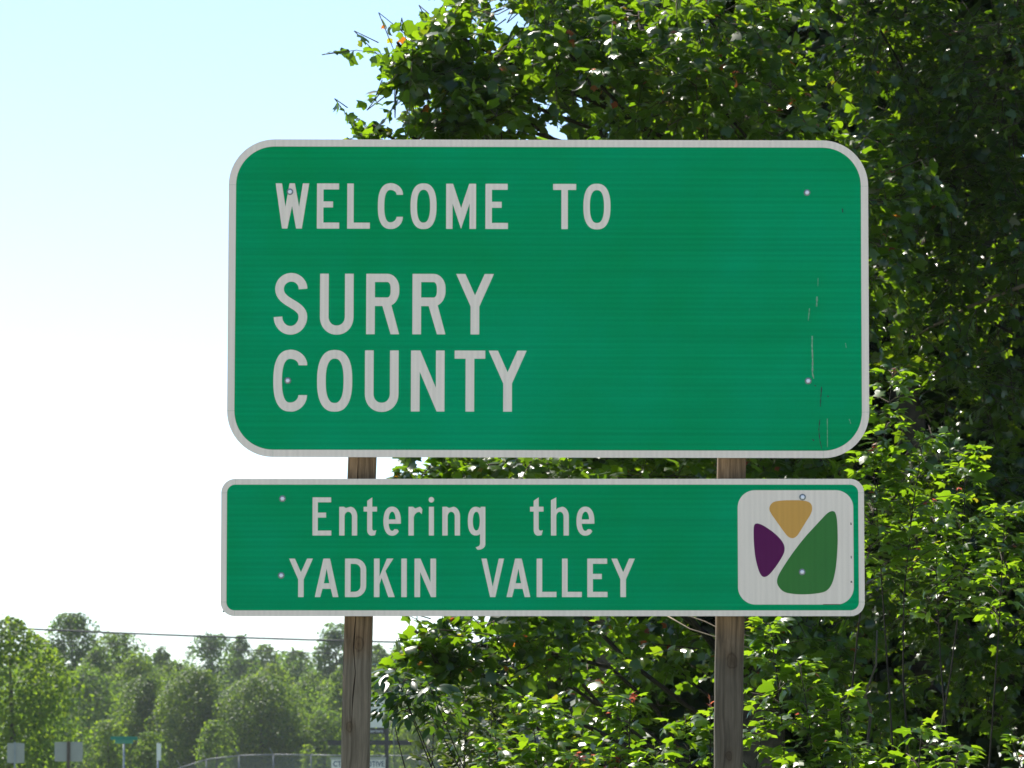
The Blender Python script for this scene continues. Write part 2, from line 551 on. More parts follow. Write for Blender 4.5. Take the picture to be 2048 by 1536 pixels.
def glyph(ch, w, h, s):
    """outlines of one highway-lettering character in a w x h box with stem s"""
    X = lambda *p: [(a * w, b * h) for a, b in p]
    k = s / w
    q = s * 0.94 / h
    E = 2.45
    if ch == 'E':
        return [X((0, 0), (1, 0), (1, q), (k, q), (k, .535 - q / 2), (.72, .535 - q / 2), (.72, .535 + q / 2), (k, .535 + q / 2), (k, 1 - q), (.985, 1 - q), (.985, 1), (0, 1))]
    if ch == 'L':
        return [X((0, 0), (1, 0), (1, q), (k, q), (k, 1), (0, 1))]
    if ch == 'T':
        return [X((.5 - k / 2, 0), (.5 + k / 2, 0), (.5 + k / 2, 1 - q), (1, 1 - q), (1, 1), (0, 1), (0, 1 - q), (.5 - k / 2, 1 - q))]
    if ch == 'I':
        return [X((0, 0), (1, 0), (1, 1), (0, 1))]
    if ch == 'O':
        return [ell(w / 2, h / 2, w / 2, h / 2 * 1.012, 0, 360, 48, E)[:-1], ell(w / 2, h / 2, w / 2 - s, h / 2 - s * .96, 0, 360, 48, E)[:-1]]
    if ch == 'C':
        yu, yl = .752 * h, .265 * h
        o = ell(w / 2, yu, w / 2, h * 1.01 - yu, 0, 90, 10) + ell(w / 2, h / 2, w / 2, h / 2 * 1.01, 90, 270, 28, E)[1:] + ell(w / 2, yl, w / 2, yl + .01 * h, 270, 360, 10)[1:]
        i = ell(w / 2, yl, w / 2 - s, yl - s, 360, 270, 10) + ell(w / 2, h / 2, w / 2 - s, h / 2 - s, 270, 90, 28, E)[1:] + ell(w / 2, yu, w / 2 - s, h - s - yu, 90, 0, 10)[1:]
        return [o + i]
    if ch == 'U':
        yb = .29 * h
        return [[(0, h)] + ell(w / 2, yb, w / 2, yb * 1.03, 180, 360, 22, 2.1) + [(w, h), (w - s, h)] + ell(w / 2, yb, w / 2 - s, yb - s, 360, 180, 22, 2.1) + [(s, h)]]
    if ch == 'S':
        yu, yl = .745 * h, .285 * h
        a = w / 2 - s / 2
        p = ell(w / 2 + .02 * w, yu, a - .02 * w, h * 1.01 - s / 2 - yu, 0, 180, 20)
        x0, x1 = p[-1][0], w - s / 2
        for t in np.linspace(0, 1, 16)[1:-1]:
            b0, b1, b2, b3 = (1 - t) ** 3, 3 * t * (1 - t) ** 2, 3 * t * t * (1 - t), t ** 3
            p.append((b0 * x0 + b1 * x0 + b2 * x1 + b3 * x1, b0 * yu + b1 * (yu - .24 * h) + b2 * (yl + .22 * h) + b3 * yl))
        p += ell(w / 2, yl, a, yl - s / 2 + .01 * h, 0, -180, 20)
        return [offset_stroke(p, s)]
    if ch == 'R':
        o = X((0, 0), (k, 0), (k, .466), (.49, .466), (.743, 0), (1, 0)) + ell(.64 * w, .715 * h, .36 * w, .25 * h, -70, 0, 10) + ell(.64 * w, .76 * h, .36 * w, .24 * h, 0, 90, 10) + X((0, 1))
        i = X((k, .608)) + ell(.64 * w, .70 * h, .36 * w - s, .092 * h, -90, 0, 8) + ell(.64 * w, .765 * h, .36 * w - s, .098 * h, 0, 90, 8) + X((k, .863))
        return [o, i]
    if ch == 'D':
        o = X((0, 0)) + ell(.48 * w, .30 * h, .52 * w, .30 * h, -90, 0, 12) + ell(.48 * w, .70 * h, .52 * w, .30 * h, 0, 90, 12) + X((0, 1))
        i = X((k, q)) + ell(.46 * w, .30 * h, .54 * w - s, .30 * h - s * .96, -90, 0, 12) + ell(.46 * w, .70 * h, .54 * w - s, .30 * h - s * .96, 0, 90, 12) + X((k, 1 - q))
        return [o, i]
    if ch == 'K':
        return [X((0, 0), (k, 0), (k, .33), (.40, .505), (.72, 0), (1, 0), (.575, .69), (.95, 1), (.95, 1), (.66, 1), (k, .545), (k, 1), (0, 1))[:8] + X((.95, 1), (.64, 1), (k, .53), (k, 1), (0, 1))] if False else \
            [X((0, 0), (k, 0), (k, .36), (.385, .53), (.70, 0), (1, 0), (.575, .715), (.94, 1), (.65, 1), (k, .56), (k, 1), (0, 1))] if False else \
            [X((0, 0), (k, 0), (k, .33), (.37, .50), (.69, 0), (1, 0), (.555, .68), (.93, 1), (.62, 1), (k, .535), (k, 1), (0, 1))]
    if ch == 'N':
        return [X((0, 0), (k, 0), (k, .65), (.765, 0), (1, 0), (1, 1), (1 - k, 1), (1 - k, .39), (k * 1.06, 1), (0, 1))]
    if ch == 'M':
        return [X((0, 0), (k, 0), (k, .56), (.5, 0), (1 - k, .56), (1 - k, 0), (1, 0), (1, 1), (1 - k * 1.06, 1), (.5, .46), (k * 1.06, 1), (0, 1))]
    if ch == 'W':
        return [X((0, 1), (.195, 0), (.357, 0), (.492, .50), (.614, 0), (.786, 0), (1, 1), (.81, 1), (.70, .48), (.571, 1), (.414, 1), (.295, .48), (.19, 1))]
    if ch == 'Y':
        a = .5 - k / 2
        b = .5 + k / 2
        return [X((a, 0), (b, 0), (b, .46), (1, 1), (.755, 1), (.5, .645), (.245, 1), (0, 1), (a, .46))]
    if ch == 'A':
        return [X((0, 0), (.235, 0), (.324, .215), (.676, .215), (.765, 0), (1, 0), (.64, 1), (.36, 1)), X((.385, .36), (.615, .36), (.5, .735))]
    if ch == 'V':
        return [X((0, 1), (.385, 0), (.615, 0), (1, 1), (.765, 1), (.5, .27), (.235, 1))]
    if ch in 'nh':
        xh = h if ch == 'n' else h * .754
        cx, rx = (s * .55 + w) / 2, (w - s * .55) / 2
        top = [(0, xh)] if ch == 'n' else [(0, h * .925), (s, h)][::-1]
        o = [(0, 0), (s, 0)] + [(s, .66 * xh)] + ell(w / 2, .66 * xh, w / 2 - s, .34 * xh - s * .95, 180, 0, 14)[1:] + [(w - s, 0), (w, 0)] + ell(w * .62, .66 * xh, w * .38, .34 * xh, 0, 90, 10)
        if ch == 'n':
            o += [(s * 1.25, .955 * xh), (s * .85, xh), (0, xh)]
        else:
            o += [(s * 1.3, .955 * xh), (s, .90 * xh), (s, h), (0, h * .925)]
        return [o]
    if ch == 'r':
        return [[(0, 0), (s, 0), (s, .64 * h)] + ell(.78 * w, .60 * h, .78 * w - s, .22 * h, 180, 90, 8)[1:] + [(.86 * w, .785 * h), (.95 * w, .74 * h), (w, .93 * h)] + ell(.80 * w, .86 * h, .18 * w, .14 * h, 20, 90, 5) + [(s * 1.25, .94 * h), (s * .85, h), (0, h)]]
    if ch == 't':
        return [X((.27, .14)) + ell(.60 * w, .14 * h, .33 * w, .145 * h, 180, 270, 8)[1:] + X((.86, .01), (.95, .14), (.80, .128), (.70, .135), (.645, .175), (.645, .627), (1, .627), (1, .754), (.645, .754), (.645, 1), (.27, .91), (.27, .754), (0, .754), (0, .627), (.27, .627))]
    if ch == 'e':
        rx, ry = w / 2, h / 2 * 1.01
        o = [(w, .41 * h)] + ell(w / 2, h / 2, rx, ry, 0, 318, 36, 2.25)
        i = ell(w / 2, h / 2, rx - s * .98, ry - s * .92, 306, 192, 16, 2.25)
        return [o + [(w * .985, .205 * h), (w * .80, .215 * h)][1:] + i + [(s, .41 * h)], [(s * 1.0, .56 * h), (w - s, .56 * h)] + ell(w / 2, .56 * h, w / 2 - s, .44 * h - s * .92, 0, 180, 14)[1:-1]]
    if ch == 'g':
        return [[(w, h), (w, -.30 * h)] + ell(.62 * w, -.30 * h, .38 * w, .19 * h, 0, -80, 8)[1:] + [(.56 * w, -.50 * h), (.44 * w, -.41 * h)] + ell(.50 * w, -.27 * h, .5 * w - s, .12 * h, -60, 0, 6) + [(w - s, .055 * h)] + ell(.46 * w, .5 * h, .46 * w, .5 * h, 290, 70, 24, 2.3) + [(w - s, .945 * h), (w - s * .85, h)],
                ell((s + w - s) / 2 - .015 * w, .5 * h, w / 2 - s, .5 * h - s * .95, 0, 360, 28, 2.2)[:-1]]
    if ch == 'i':
        return [[(0, 0), (w, 0), (w, h), (0, h)]]
    raise KeyError(ch)


def smooth_closed(pts, n=6):
    out = []
    m = len(pts)
    for i in range(m):
        p0, p1, p2, p3 = (np.array(pts[(i + j - 1) % m], float) for j in range(4))
        for t in np.linspace(0, 1, n, endpoint=False):
            out.append(tuple(0.5 * (2 * p1 + (p2 - p0) * t + (2 * p0 - 5 * p1 + 4 * p2 - p3) * t * t + (3 * p1 - p0 - 3 * p2 + p3) * t ** 3)))
    return out


sign_base = pt(1085, 1100, D_SIGN + 0.09)
sign = empty('road_sign', (sign_base.x, sign_base.y, 0), 'green county welcome road sign of two white bordered panels on two weathered wooden posts', 'road sign')


def panel(u0, u1, v0, v1, r_px, label, tilt):
    a, b = SX((u0 + u1) / 2 - 300, (v0 + v1) / 2), SX((u0 + u1) / 2 + 300, (v0 + v1) / 2)
    m = (b.x - a.x) / 600.0
    c = SX((u0 + u1) / 2, (v0 + v1) / 2)
    w, h = (u1 - u0) * m, SX(u0, v0).z - SX(u0, v1).z
    me = curve_mesh('sign_panel', [rrect(-w / 2, w / 2, -h / 2, h / 2, r_px * m)], 0.0032)
    me.materials.append(GREEN)
    me.materials.append(ALU)
    for p in me.polygons:
        p.material_index = 0 if p.normal.y < -0.5 else 1
    o = link('sign_panel', me, sign)
    o.location = c - sign.location
    o.rotation_euler = (0, tilt, 0)
    o['label'] = label
    inner = c

    def loc(u, v):
        p = SX(u, v)
        return (p.x - c.x, p.z - c.z)
    return o, loc, m, w, h


def border(p, w, h, r, t):
    """white edge strip in eight pieces with hairline joints"""
    g = 0.0006
    y = -0.0032
    x0, x1, z0, z1 = -w / 2, w / 2, -h / 2, h / 2
    rects = [(x0 + r + g, x1 - r - g, z1 - t, z1), (x0 + r + g, x1 - r - g, z0, z0 + t), (x0, x0 + t, z0 + r + g, z1 - r - g), (x1 - t, x1, z0 + r + g, z1 - r - g)]
    for a, b, c, d in rects:
        o = link('border_strip', curve_mesh('border_strip', [[(a, c), (b, c), (b, d), (a, d)]], 0.0007), p, WHITE)
        o.location = (0, y, 0)
    for cx, cz, a0 in ((x1 - r, z1 - r, 0), (x0 + r, z1 - r, 90), (x0 + r, z0 + r, 180), (x1 - r, z0 + r, 270)):
        ri = max(r - t, 0.008)
        dx = (r - t) - ri
        pts = ell(cx, cz, r, r, a0, a0 + 90, 16) + ell(cx, cz, ri, ri, a0 + 90, a0, 16)
        o = link('border_corner', curve_mesh('border_corner', [pts], 0.0007), p, WHITE)
        o.location = (0, y, 0)


def put(p, contours, name='letter', mat=WHITE, depth=0.0006, y=-0.0032):
    o = link(name, curve_mesh(name, contours, depth), p, mat)
    o.location = (0, y, 0)
    return o


def write(p, loc, m, items, stem_px):
    for ch, u0, u1, v0, v1 in items:
        x0, z0 = loc(u0, v1)
        x1, z1 = loc(u1, v0)
        cs = glyph(ch, x1 - x0, z1 - z0, stem_px * m)
        put(p, [[(x + x0, z + z0) for x, z in c] for c in cs])


# the upper panel
P1, loc1, m1, w1, h1 = panel(456.0, 1737.2, 279.0, 914.2, 92, 'big panel with well rounded corners reading WELCOME TO SURRY COUNTY', R(0.12))
border(P1, w1, h1, 92 * m1, 14.6 * m1)
write(P1, loc1, m1, [(c, a, b, 368, 458.4) for c, a, b in (('W', 550.5, 618.2), ('E', 633.4, 678.5), ('L', 694, 739.7), ('C', 755.2, 805.8), ('O', 820.6, 872.8), ('M', 891.8, 951.8), ('E', 970.5, 1015.6), ('T', 1105.8, 1151.9), ('O', 1166.4, 1220.5))], 13.0)
write(P1, loc1, m1, [(c, a, b, 548.4, 669.4) for c, a, b in (('S', 547.3, 615), ('U', 639.8, 707.5), ('R', 732.3, 798.7), ('R', 824.8, 891.2), ('Y', 912.1, 987.9))], 17.4)
write(P1, loc1, m1, [(c, a, b, 701.6, 823.7) for c, a, b in (('C', 546.7, 615), ('O', 634.3, 705.2), ('U', 730, 797.7), ('N', 822.2, 889.6), ('T', 909.5, 970.8), ('Y', 977.5, 1053.6))], 17.4)

# the lower panel
P2, loc2, m2, w2, h2 = panel(442.0, 1728.6, 957.6, 1232.2, 28, 'long low panel reading Entering the YADKIN VALLEY beside a three-patch emblem', R(0.0))
border(P2, w2, h2, 28 * m2, 11.6 * m2)
cap, base, xh = 994.8, 1071.2, 1013.6
write(P2, loc2, m2, [('E', 625, 663, cap, base), ('n', 678.5, 714.6, xh, base), ('t', 727.1, 754.2, cap, base), ('e', 766.8, 801.9, xh, base), ('r', 817, 845, xh, base), ('i', 857.7, 868, xh, base), ('n', 884.7, 920.2, xh, base), ('g', 935.6, 970.8, xh, base),
                     ('t', 1060, 1087, cap, base), ('h', 1102, 1137.7, cap, base), ('e', 1152.9, 1188.7, xh, base)], 10.6)
dx_, dz_ = loc2(862.8, 999.6)
put(P2, [ell(dx_, dz_, 5.6 * m2, 5.6 * m2, 0, 360, 20)[:-1]])
write(P2, loc2, m2, [(c, a, b, 1117.2, 1194.3) for c, a, b in (('Y', 577.9, 626), ('A', 629.5, 677.2), ('D', 690, 732.6), ('K', 747.8, 789.7), ('I', 802.6, 813.8), ('N', 829, 872.2), ('V', 962.7, 1008.2), ('A', 1013, 1060.6), ('L', 1073.3, 1112.8), ('L', 1124, 1163.6), ('E', 1174.6, 1214.9), ('Y', 1222.7, 1269.8))], 11.2)
ex0, ez0 = loc2(1476, 1209.2)
ex1, ez1 = loc2(1706.2, 980.5)
put(P2, [rrect(ex0, ex1, ez0, ez1, 35 * m2)], 'emblem_plate')['label'] = 'white rounded square backing of the emblem'
Z7 = lambda pts: [loc2(1440 + x / 4.519, 940 + y / 4.519) for x, y in pts]
put(P2, [smooth_closed(Z7([(445, 350), (462, 308), (500, 285), (570, 276), (640, 274), (720, 275), (785, 284), (822, 308), (832, 350), (818, 400), (775, 470), (720, 560), (692, 598), (655, 617), (612, 600), (560, 535), (500, 450), (462, 395)]))], 'emblem_patch', GOLD, 0.0005, -0.0038)['label'] = 'gold rounded triangle of the emblem'
put(P2, [smooth_closed(Z7([(303, 560), (306, 510), (320, 487), (350, 486), (400, 508), (480, 563), (545, 625), (578, 680), (582, 730), (562, 782), (510, 865), (450, 940), (408, 966), (375, 955), (345, 895), (318, 780), (306, 660)]))], 'emblem_patch', PURPLE, 0.0005, -0.0038)['label'] = 'dark purple rounded triangle of the emblem'
put(P2, [smooth_closed(Z7([(1022, 373), (1042, 390), (1056, 450), (1062, 560), (1062, 680), (1052, 830), (1036, 940), (1012, 1025), (975, 1080), (920, 1108), (800, 1123), (680, 1122), (585, 1104), (535, 1062), (515, 1015), (525, 960), (570, 880), (650, 760), (760, 617), (880, 485), (955, 405), (992, 378)]))], 'emblem_patch', LEAFGREEN, 0.0005, -0.0038)['label'] = 'large green rounded triangle of the emblem'


def bolt(p, loc, u, v, y=-0.0032):
    x, z = loc(u, v)
    mb = MB()
    mb.disc_stack((0, 0, 0), [(0, .0112), (.0014, .0112), (.0018, .0100)], sides=18)
    o = mb.build('washer', WASHER, p)
    o.location = (x, y, z)
    mb = MB()
    mb.disc_stack((0, 0, 0), [(0, .0074), (.0040, .0072), (.0056, .0045)], sides=6)
    o = mb.build('bolt', GALV, p)
    o.location = (x, y - .0018, z)


for u, v in ((579.6, 385), (576, 762.5), (1613.5, 384.5), (1616.5, 761)): bolt(P1, loc1, u, v, -0.0039)
for u, v in ((565, 997.5), (562.5, 1151)): bolt(P2, loc2, u, v)
bolt(P2, loc2, 1605, 994.5, -0.0039)
bolt(P2, loc2, 1604, 1144, -0.0044)

# scratches and scuffs near the outer edge of the upper panel, one rust-dark lip under the emblem
rg = np.random.default_rng(4)


def scratch(p, loc, pts, wpx, m, mat, y=-0.00325, name='scratch'):
    pp = [Vector(loc(*q)) for q in pts]
    fine = []
    for a, b in zip(pp, pp[1:]):
        for t in np.linspace(0, 1, 7)[:-1]: fine.append(a.lerp(b, t))
    fine.append(pp[-1])
    l, r_ = [], []
    for i, q in enumerate(fine):
        ww = wpx * m * (0.25 + 0.75 * rg.random()) / 2
        l.append((q.x - ww, q.y))
        r_.append((q.x + ww, q.y))
    put(p, [l + r_[::-1]], name, mat, 0.0002, y)


scratch(P1, loc1, [(1624.5, 671), (1624.2, 690), (1625.4, 720), (1625.0, 745), (1627.5, 756)], 3.4, m1, GREYMARK)
scratch(P1, loc1, [(1634, 592), (1633.2, 612)], 4, m1, GREYMARK)
scratch(P1, loc1, [(1619, 616), (1616.5, 640)], 2.2, m1, GREYMARK)
scratch(P1, loc1, [(1636, 555), (1635.6, 572)], 1.6, m1, GREYMARK)
scratch(P1, loc1, [(1643.5, 772), (1641.5, 800), (1641, 812)], 2.6, m1, DARKMARK)
scratch(P1, loc1, [(1640, 838), (1638, 858), (1640, 880), (1644, 896)], 2.2, m1, DARKMARK)
scratch(P1, loc1, [(1655, 836), (1655.4, 893)], 1.8, m1, GREYMARK)
scratch(P1, loc1, [(1629.5, 769), (1632, 772)], 5, m1, DARKMARK)
scratch(P1, loc1, [(1625.5, 877), (1628, 881)], 4, m1, DARKMARK)
scratch(P1, loc1, [(1656, 790), (1656.6, 793)], 4, m1, DARKMARK)
scratch(P1, loc1, [(1691, 685), (1692.6, 694)], 2, m1, GREYMARK)
scratch(P1, loc1, [(1699, 837), (1702, 846)], 2, m1, GREYMARK)
scratch(P1, loc1, [(1684, 416), (1685, 424)], 3, m1, DARKMARK)
scratch(P2, loc2, [(1701.5, 1045), (1702, 1050)], 3, m2, DARKMARK, -0.0039)
scratch(P2, loc2, [(1702, 1112), (1702.4, 1117)], 3, m2, DARKMARK, -0.0039)
scratch(P2, loc2, [(1702.4, 1162), (1702.8, 1165.5)], 4, m2, DARKMARK, -0.0039)
xa, za = loc2(1646, 1208.3)
xb, zb = loc2(1680, 1209.6)
put(P2, [[(xa, zb), (xb, zb), (xb, za), (xa, za)]], 'scratch', plain('rust_lip', (0.09, 0.05, 0.035), 0.8), 0.0003, -0.0039)
xa, za = loc2(447, 1223)
put(P2, [ell(xa, za, 1.8 * m2, 1.8 * m2, 0, 360, 8)[:-1]], 'scratch', DARKMARK, 0.0003, -0.0039)

# rails behind the panels carry them on the posts
for (u0, u1, v) in ((540, 1650, 385), (540, 1650, 762), (530, 1640, 997), (530, 1640, 1148)):
    a, b = SX(u0, v), SX(u1, v)
    mb = MB()
    mb.box(((a.x + b.x) / 2, D_SIGN + 0.020, a.z), (b.x - a.x, 0.038, 0.060))
    mb.build('rail', RAILWOOD, sign, off=inv(sign))


def post(top, bot, z_top, crack, knots, stain_z, label, tone=1.0):
    """square timber post, slightly leaning, with a drying check as a real groove in its front face"""
    yf = D_SIGN + 0.0395
    pa, pb = pt(*top, yf), pt(*bot, yf)
    slope = (pa.x - pb.x) / (pa.z - pb.z)
    xc = lambda z: pb.x + (z - pb.z) * slope
    hw, dep, ch = 0.0467, 0.092, 0.005
    levels = np.linspace(0, z_top, 90)
    V, F = [], []
    for z in levels:
        c = xc(z)
        cx, wd = -0.012, 0.0
        if crack:
            zs = [q[1] for q in crack]
            if min(zs) <= z <= max(zs):
                cx = float(np.interp(z, zs[::-1] if zs[0] > zs[-1] else zs, [q[0] for q in (crack[::-1] if zs[0] > zs[-1] else crack)]))
                e = min(z - min(zs), max(zs) - z) / (max(zs) - min(zs))
                wd = 0.0046 * min(1.0, 0.35 + 5 * e) * (0.8 + 0.3 * math.sin(z * 37))
        wd = max(wd, 0.0002)
        prof = [(-hw, yf + dep), (-hw, yf + ch), (-hw + ch, yf), (cx - wd / 2, yf), (cx, yf + wd * 3.2), (cx + wd / 2, yf), (hw - ch, yf), (hw, yf + ch), (hw, yf + dep)]
        wob = 0.0008 * math.sin(z * 9 + hw) + 0.0005 * math.sin(z * 31)
        V += [(c + x + wob, y, z) for x, y in prof]
    n = 9
    for i in range(len(levels) - 1):
        for k in range(n):
            a, b = i * n + k, i * n + (k + 1) % n
            F.append((a, b, b + n, a + n))
    me = bpy.data.meshes.new('post')
    loc = Vector((xc(2.0), yf, 0))
    me.from_pydata([tuple(Vector(v) - loc) for v in V], [], F + [tuple((len(levels) - 1) * n + k for k in range(n))])
    me.update()
    mat = wood_mat('weathered_post', [stain_z], [(kx + (xc(kz) - loc.x), kz, kr) for kx, kz, kr in knots], tone)
    o = link('post', me, sign, mat)
    o.location = loc - sign.location
    o['label'] = label
    return o


zof = lambda v: pt(700, v, D_SIGN + .04).z
post((723.5, 935), (709.3, 1536), zof(300), [(-0.012, zof(905)), (-0.013, zof(958)), (-0.008, zof(1232)), (-0.014, zof(1290)), (-0.004, zof(1345)), (-0.012, zof(1400)), (-0.013, zof(1470))],
     [(-0.020, zof(1453), 0.011), (0.004, zof(1288), 0.016)], (zof(1330), zof(1262)), 'post with a long drying crack down its face')
post((1464.5, 935), (1457.5, 1536), zof(300), None, [(0.007, zof(1322), 0.017), (0.0, zof(1512), 0.010)], (zof(1330), zof(1240)), 'post with an oval knot below the lower panel', .66)
mb = MB()
mb.tube([pt(690, 1395, 15.05), pt(686, 1362, 15.03), pt(688, 1355, 15.03), pt(681, 1342, 15.02)], [.0012, .001, .0012, .0005], 4)
mb.build('splinter', PALEBARK, sign, off=inv(sign))

# ------------------------------------------------------------------ leaves, twigs, trees near the sign
def fan(outline, centre):
    """leaf template: half outline mirrored, fan from a raised midpoint"""
    right = outline
    left = [(-x, y, z) for x, y, z in reversed(outline) if abs(x) > 1e-6]
    ring = right + left
    V = np.array([centre] + ring, dtype=np.float32)
    n = len(ring)
    F = np.array([(0, 1 + i, 1 + (i + 1) % n) for i in range(n)], dtype=np.int32)
    return V, F


T_TULIP = fan([(0, 0, 0), (.26, .04, -.02), (.48, .26, -.09), (.36, .48, -.03), (.42, .86, -.10), (.16, .88, -.02), (0, .80, .0)], (0, .42, .05))
T_MAPLE = fan([(0, 0, 0), (.30, -.03, -.05), (.24, .17, -.01), (.54, .46, -.12), (.24, .50, -.02), (.20, .74, -.04), (0, 1.0, -.13)], (0, .33, .05))
T_OVAL = fan([(0, 0, 0), (.17, .18, -.02), (.23, .45, -.03), (.15, .78, -.05), (0, 1.0, -.12)], (0, .45, .04))
T_SPRAY = fan([(0, 0, 0), (.22, .45, -.06), (0, 1.0, -.10)], (0, .45, .05))
T_QUAD = (np.array([(0, 0, 0), (.42, .5, -.10), (0, 1, 0), (-.42, .5, -.10)], dtype=np.float32), np.array([(0, 1, 2), (0, 2, 3)], dtype=np.int32))


def unit(a):
    return a / np.maximum(np.linalg.norm(a, axis=-1, keepdims=True), 1e-9)


def leaf_frames(Ld, Nn):
    Ld = unit(Ld)
    Nn = Nn - Ld * (Nn * Ld).sum(-1, keepdims=True)
    Nn = unit(Nn)
    X = np.cross(Ld, Nn)
    return X, Ld, Nn


def leaf_mesh(name, tmpl, pos, X, Y, Z, size, tint, curl=None):
    TV, TF = tmpl
    n, k = len(pos), len(TV)
    V = pos[:, None, :] + size[:, None, None] * (TV[None, :, 0:1] * X[:, None, :] + TV[None, :, 1:2] * Y[:, None, :] + TV[None, :, 2:3] * (curl[:, None, None] if curl is not None else 1.0) * Z[:, None, :])
    F = (TF[None] + (np.arange(n) * k)[:, None, None]).reshape(-1, 3)
    return mesh_np(name, V.reshape(-1, 3), F, np.repeat(tint, k))


_single = {}


def single_leaf(key, tmpl, tint, mat, curl):
    b = round(float(tint) * 16) / 16 if tint < .9 else 0.97
    cb = (.6, 1.3, 2.2)[min(2, int(curl / 1.0))]
    kk = (key, b, cb)
    if kk not in _single:
        TV, TF = tmpl
        me = mesh_np('leaf', TV * np.array([1, 1, cb]), TF, np.full(len(TV), b))
        me.materials.append(mat)
        _single[kk] = me
    return _single[kk]


SIGN_BOXES = ((450, 1740, 276, 918), (438, 1732, 955, 1236))


def emit_leaves(thing, key, tmpl, mat, pos, Ld, Nn, size, tint, n_single, rng):
    """the leaves that show largest become parts of their own, the rest one mass of foliage"""
    X, Y, Z = leaf_frames(Ld, Nn)
    pick = np.zeros(len(pos), bool)
    curl = .2 + 2.6 * rng.random(len(pos)) ** 1.3
    if n_single:
        u, v, dep = project(pos + Y * size[:, None] * .5)
        ok = (u > 5) & (u < 2043) & (v > 5) & (v < 1531)
        for a, b, c, d in SIGN_BOXES: ok &= ~((u > a) & (u < b) & (v > c) & (v < d))
        view = unit(np.array([0, 0, CAMH]) - pos)
        area = size * size / dep ** 2 * np.abs((Z * view).sum(-1))
        near = dep - np.median(dep[ok]) if ok.any() else dep * 0
        score = np.where(ok, area * np.exp(-0.8 * near), -1)
        idx = np.argsort(-score)[:n_single]
        pick[idx[score[idx] > 0]] = True
    off = np.array(inv(thing))
    rest = ~pick
    me = leaf_mesh('foliage', tmpl, pos[rest] + off, X[rest], Y[rest], Z[rest], size[rest], tint[rest], curl[rest])
    o = link('foliage', me, thing, mat)
    o['kind'] = 'stuff'
    for i in np.nonzero(pick)[0]:
        lo = bpy.data.objects.new('leaf', single_leaf(key, tmpl, tint[i], mat, curl[i]))
        COL.objects.link(lo)
        lo.parent = thing
        s = float(size[i])
        M = Matrix(((X[i][0] * s, Y[i][0] * s, Z[i][0] * s, pos[i][0] + off[0]),
                    (X[i][1] * s, Y[i][1] * s, Z[i][1] * s, pos[i][1] + off[1]),
                    (X[i][2] * s, Y[i][2] * s, Z[i][2] * s, pos[i][2] + off[2]),
                    (0, 0, 0, 1)))
        lo.matrix_local = M
    return o


def tubes_np(paths, r0, r1, sides=3):
    """(n,k,3) polylines -> thin tubes"""
    n, k, _ = paths.shape
    t = unit(paths[:, -1] - paths[:, 0])
    a = unit(np.cross(t, np.array([.3, .5, .81])))
    b = np.cross(t, a)
    rad = np.linspace(r0, r1, k)
    ang = np.arange(sides) * 2 * math.pi / sides
    ring = a[:, None, None, :] * np.cos(ang)[None, None, :, None] + b[:, None, None, :] * np.sin(ang)[None, None, :, None]
    V = paths[:, :, None, :] + ring * rad[None, :, None, None]
    F = []
    for i in range(k - 1):
        for s in range(sides):
            F.append((i * sides + s, i * sides + (s + 1) % sides, (i + 1) * sides + (s + 1) % sides, (i + 1) * sides + s))
    F = np.array(F)
    F = (F[None] + (np.arange(n) * k * sides)[:, None, None]).reshape(-1, 4)
    return V.reshape(-1, 3), F


def crown_twigs(rng, lobes, dens, tlen, inner=0.35, clump=-0.9):
    """twig bases and directions spread through a list of (centre, radii) lobes, thicker towards their skins"""
    B, Gd, C = [], [], []
    for c, r in lobes:
        c, r = np.array(c), np.array(r)
        n = max(9, int(dens * (r[0] * r[2] * 2 + r[1] * r[2]) / 3 * math.pi))
        d = unit(rng.normal(size=(n, 3)))
        rad = inner + (1 - inner) * np.sqrt(rng.random(n))
        # clumps: keep the twigs where a smooth random field is high
        ph = rng.random((3, 3)) * 6.28
        fr = rng.normal(size=(3, 3)) * 3.2
        f = sum(np.sin(d @ fr[k] + ph[k, 0]) for k in range(3))
        keep = (f + rng.normal(size=n) * 1.1 > clump) | (r[0] < .35)
        d, rad = d[keep], rad[keep]
        tip = c + d * r * rad[:, None]
        g = unit(d * .8 + rng.normal(size=d.shape) * .45 + np.array([0, -.10, .08]))
        ln = tlen * (0.6 + 0.8 * rng.random(len(d)))
        B.append(tip - g * ln[:, None])
        Gd.append(g * ln[:, None])
        C.append(np.repeat(c[None], len(d), 0))
    return np.concatenate(B), np.concatenate(Gd), np.concatenate(C)


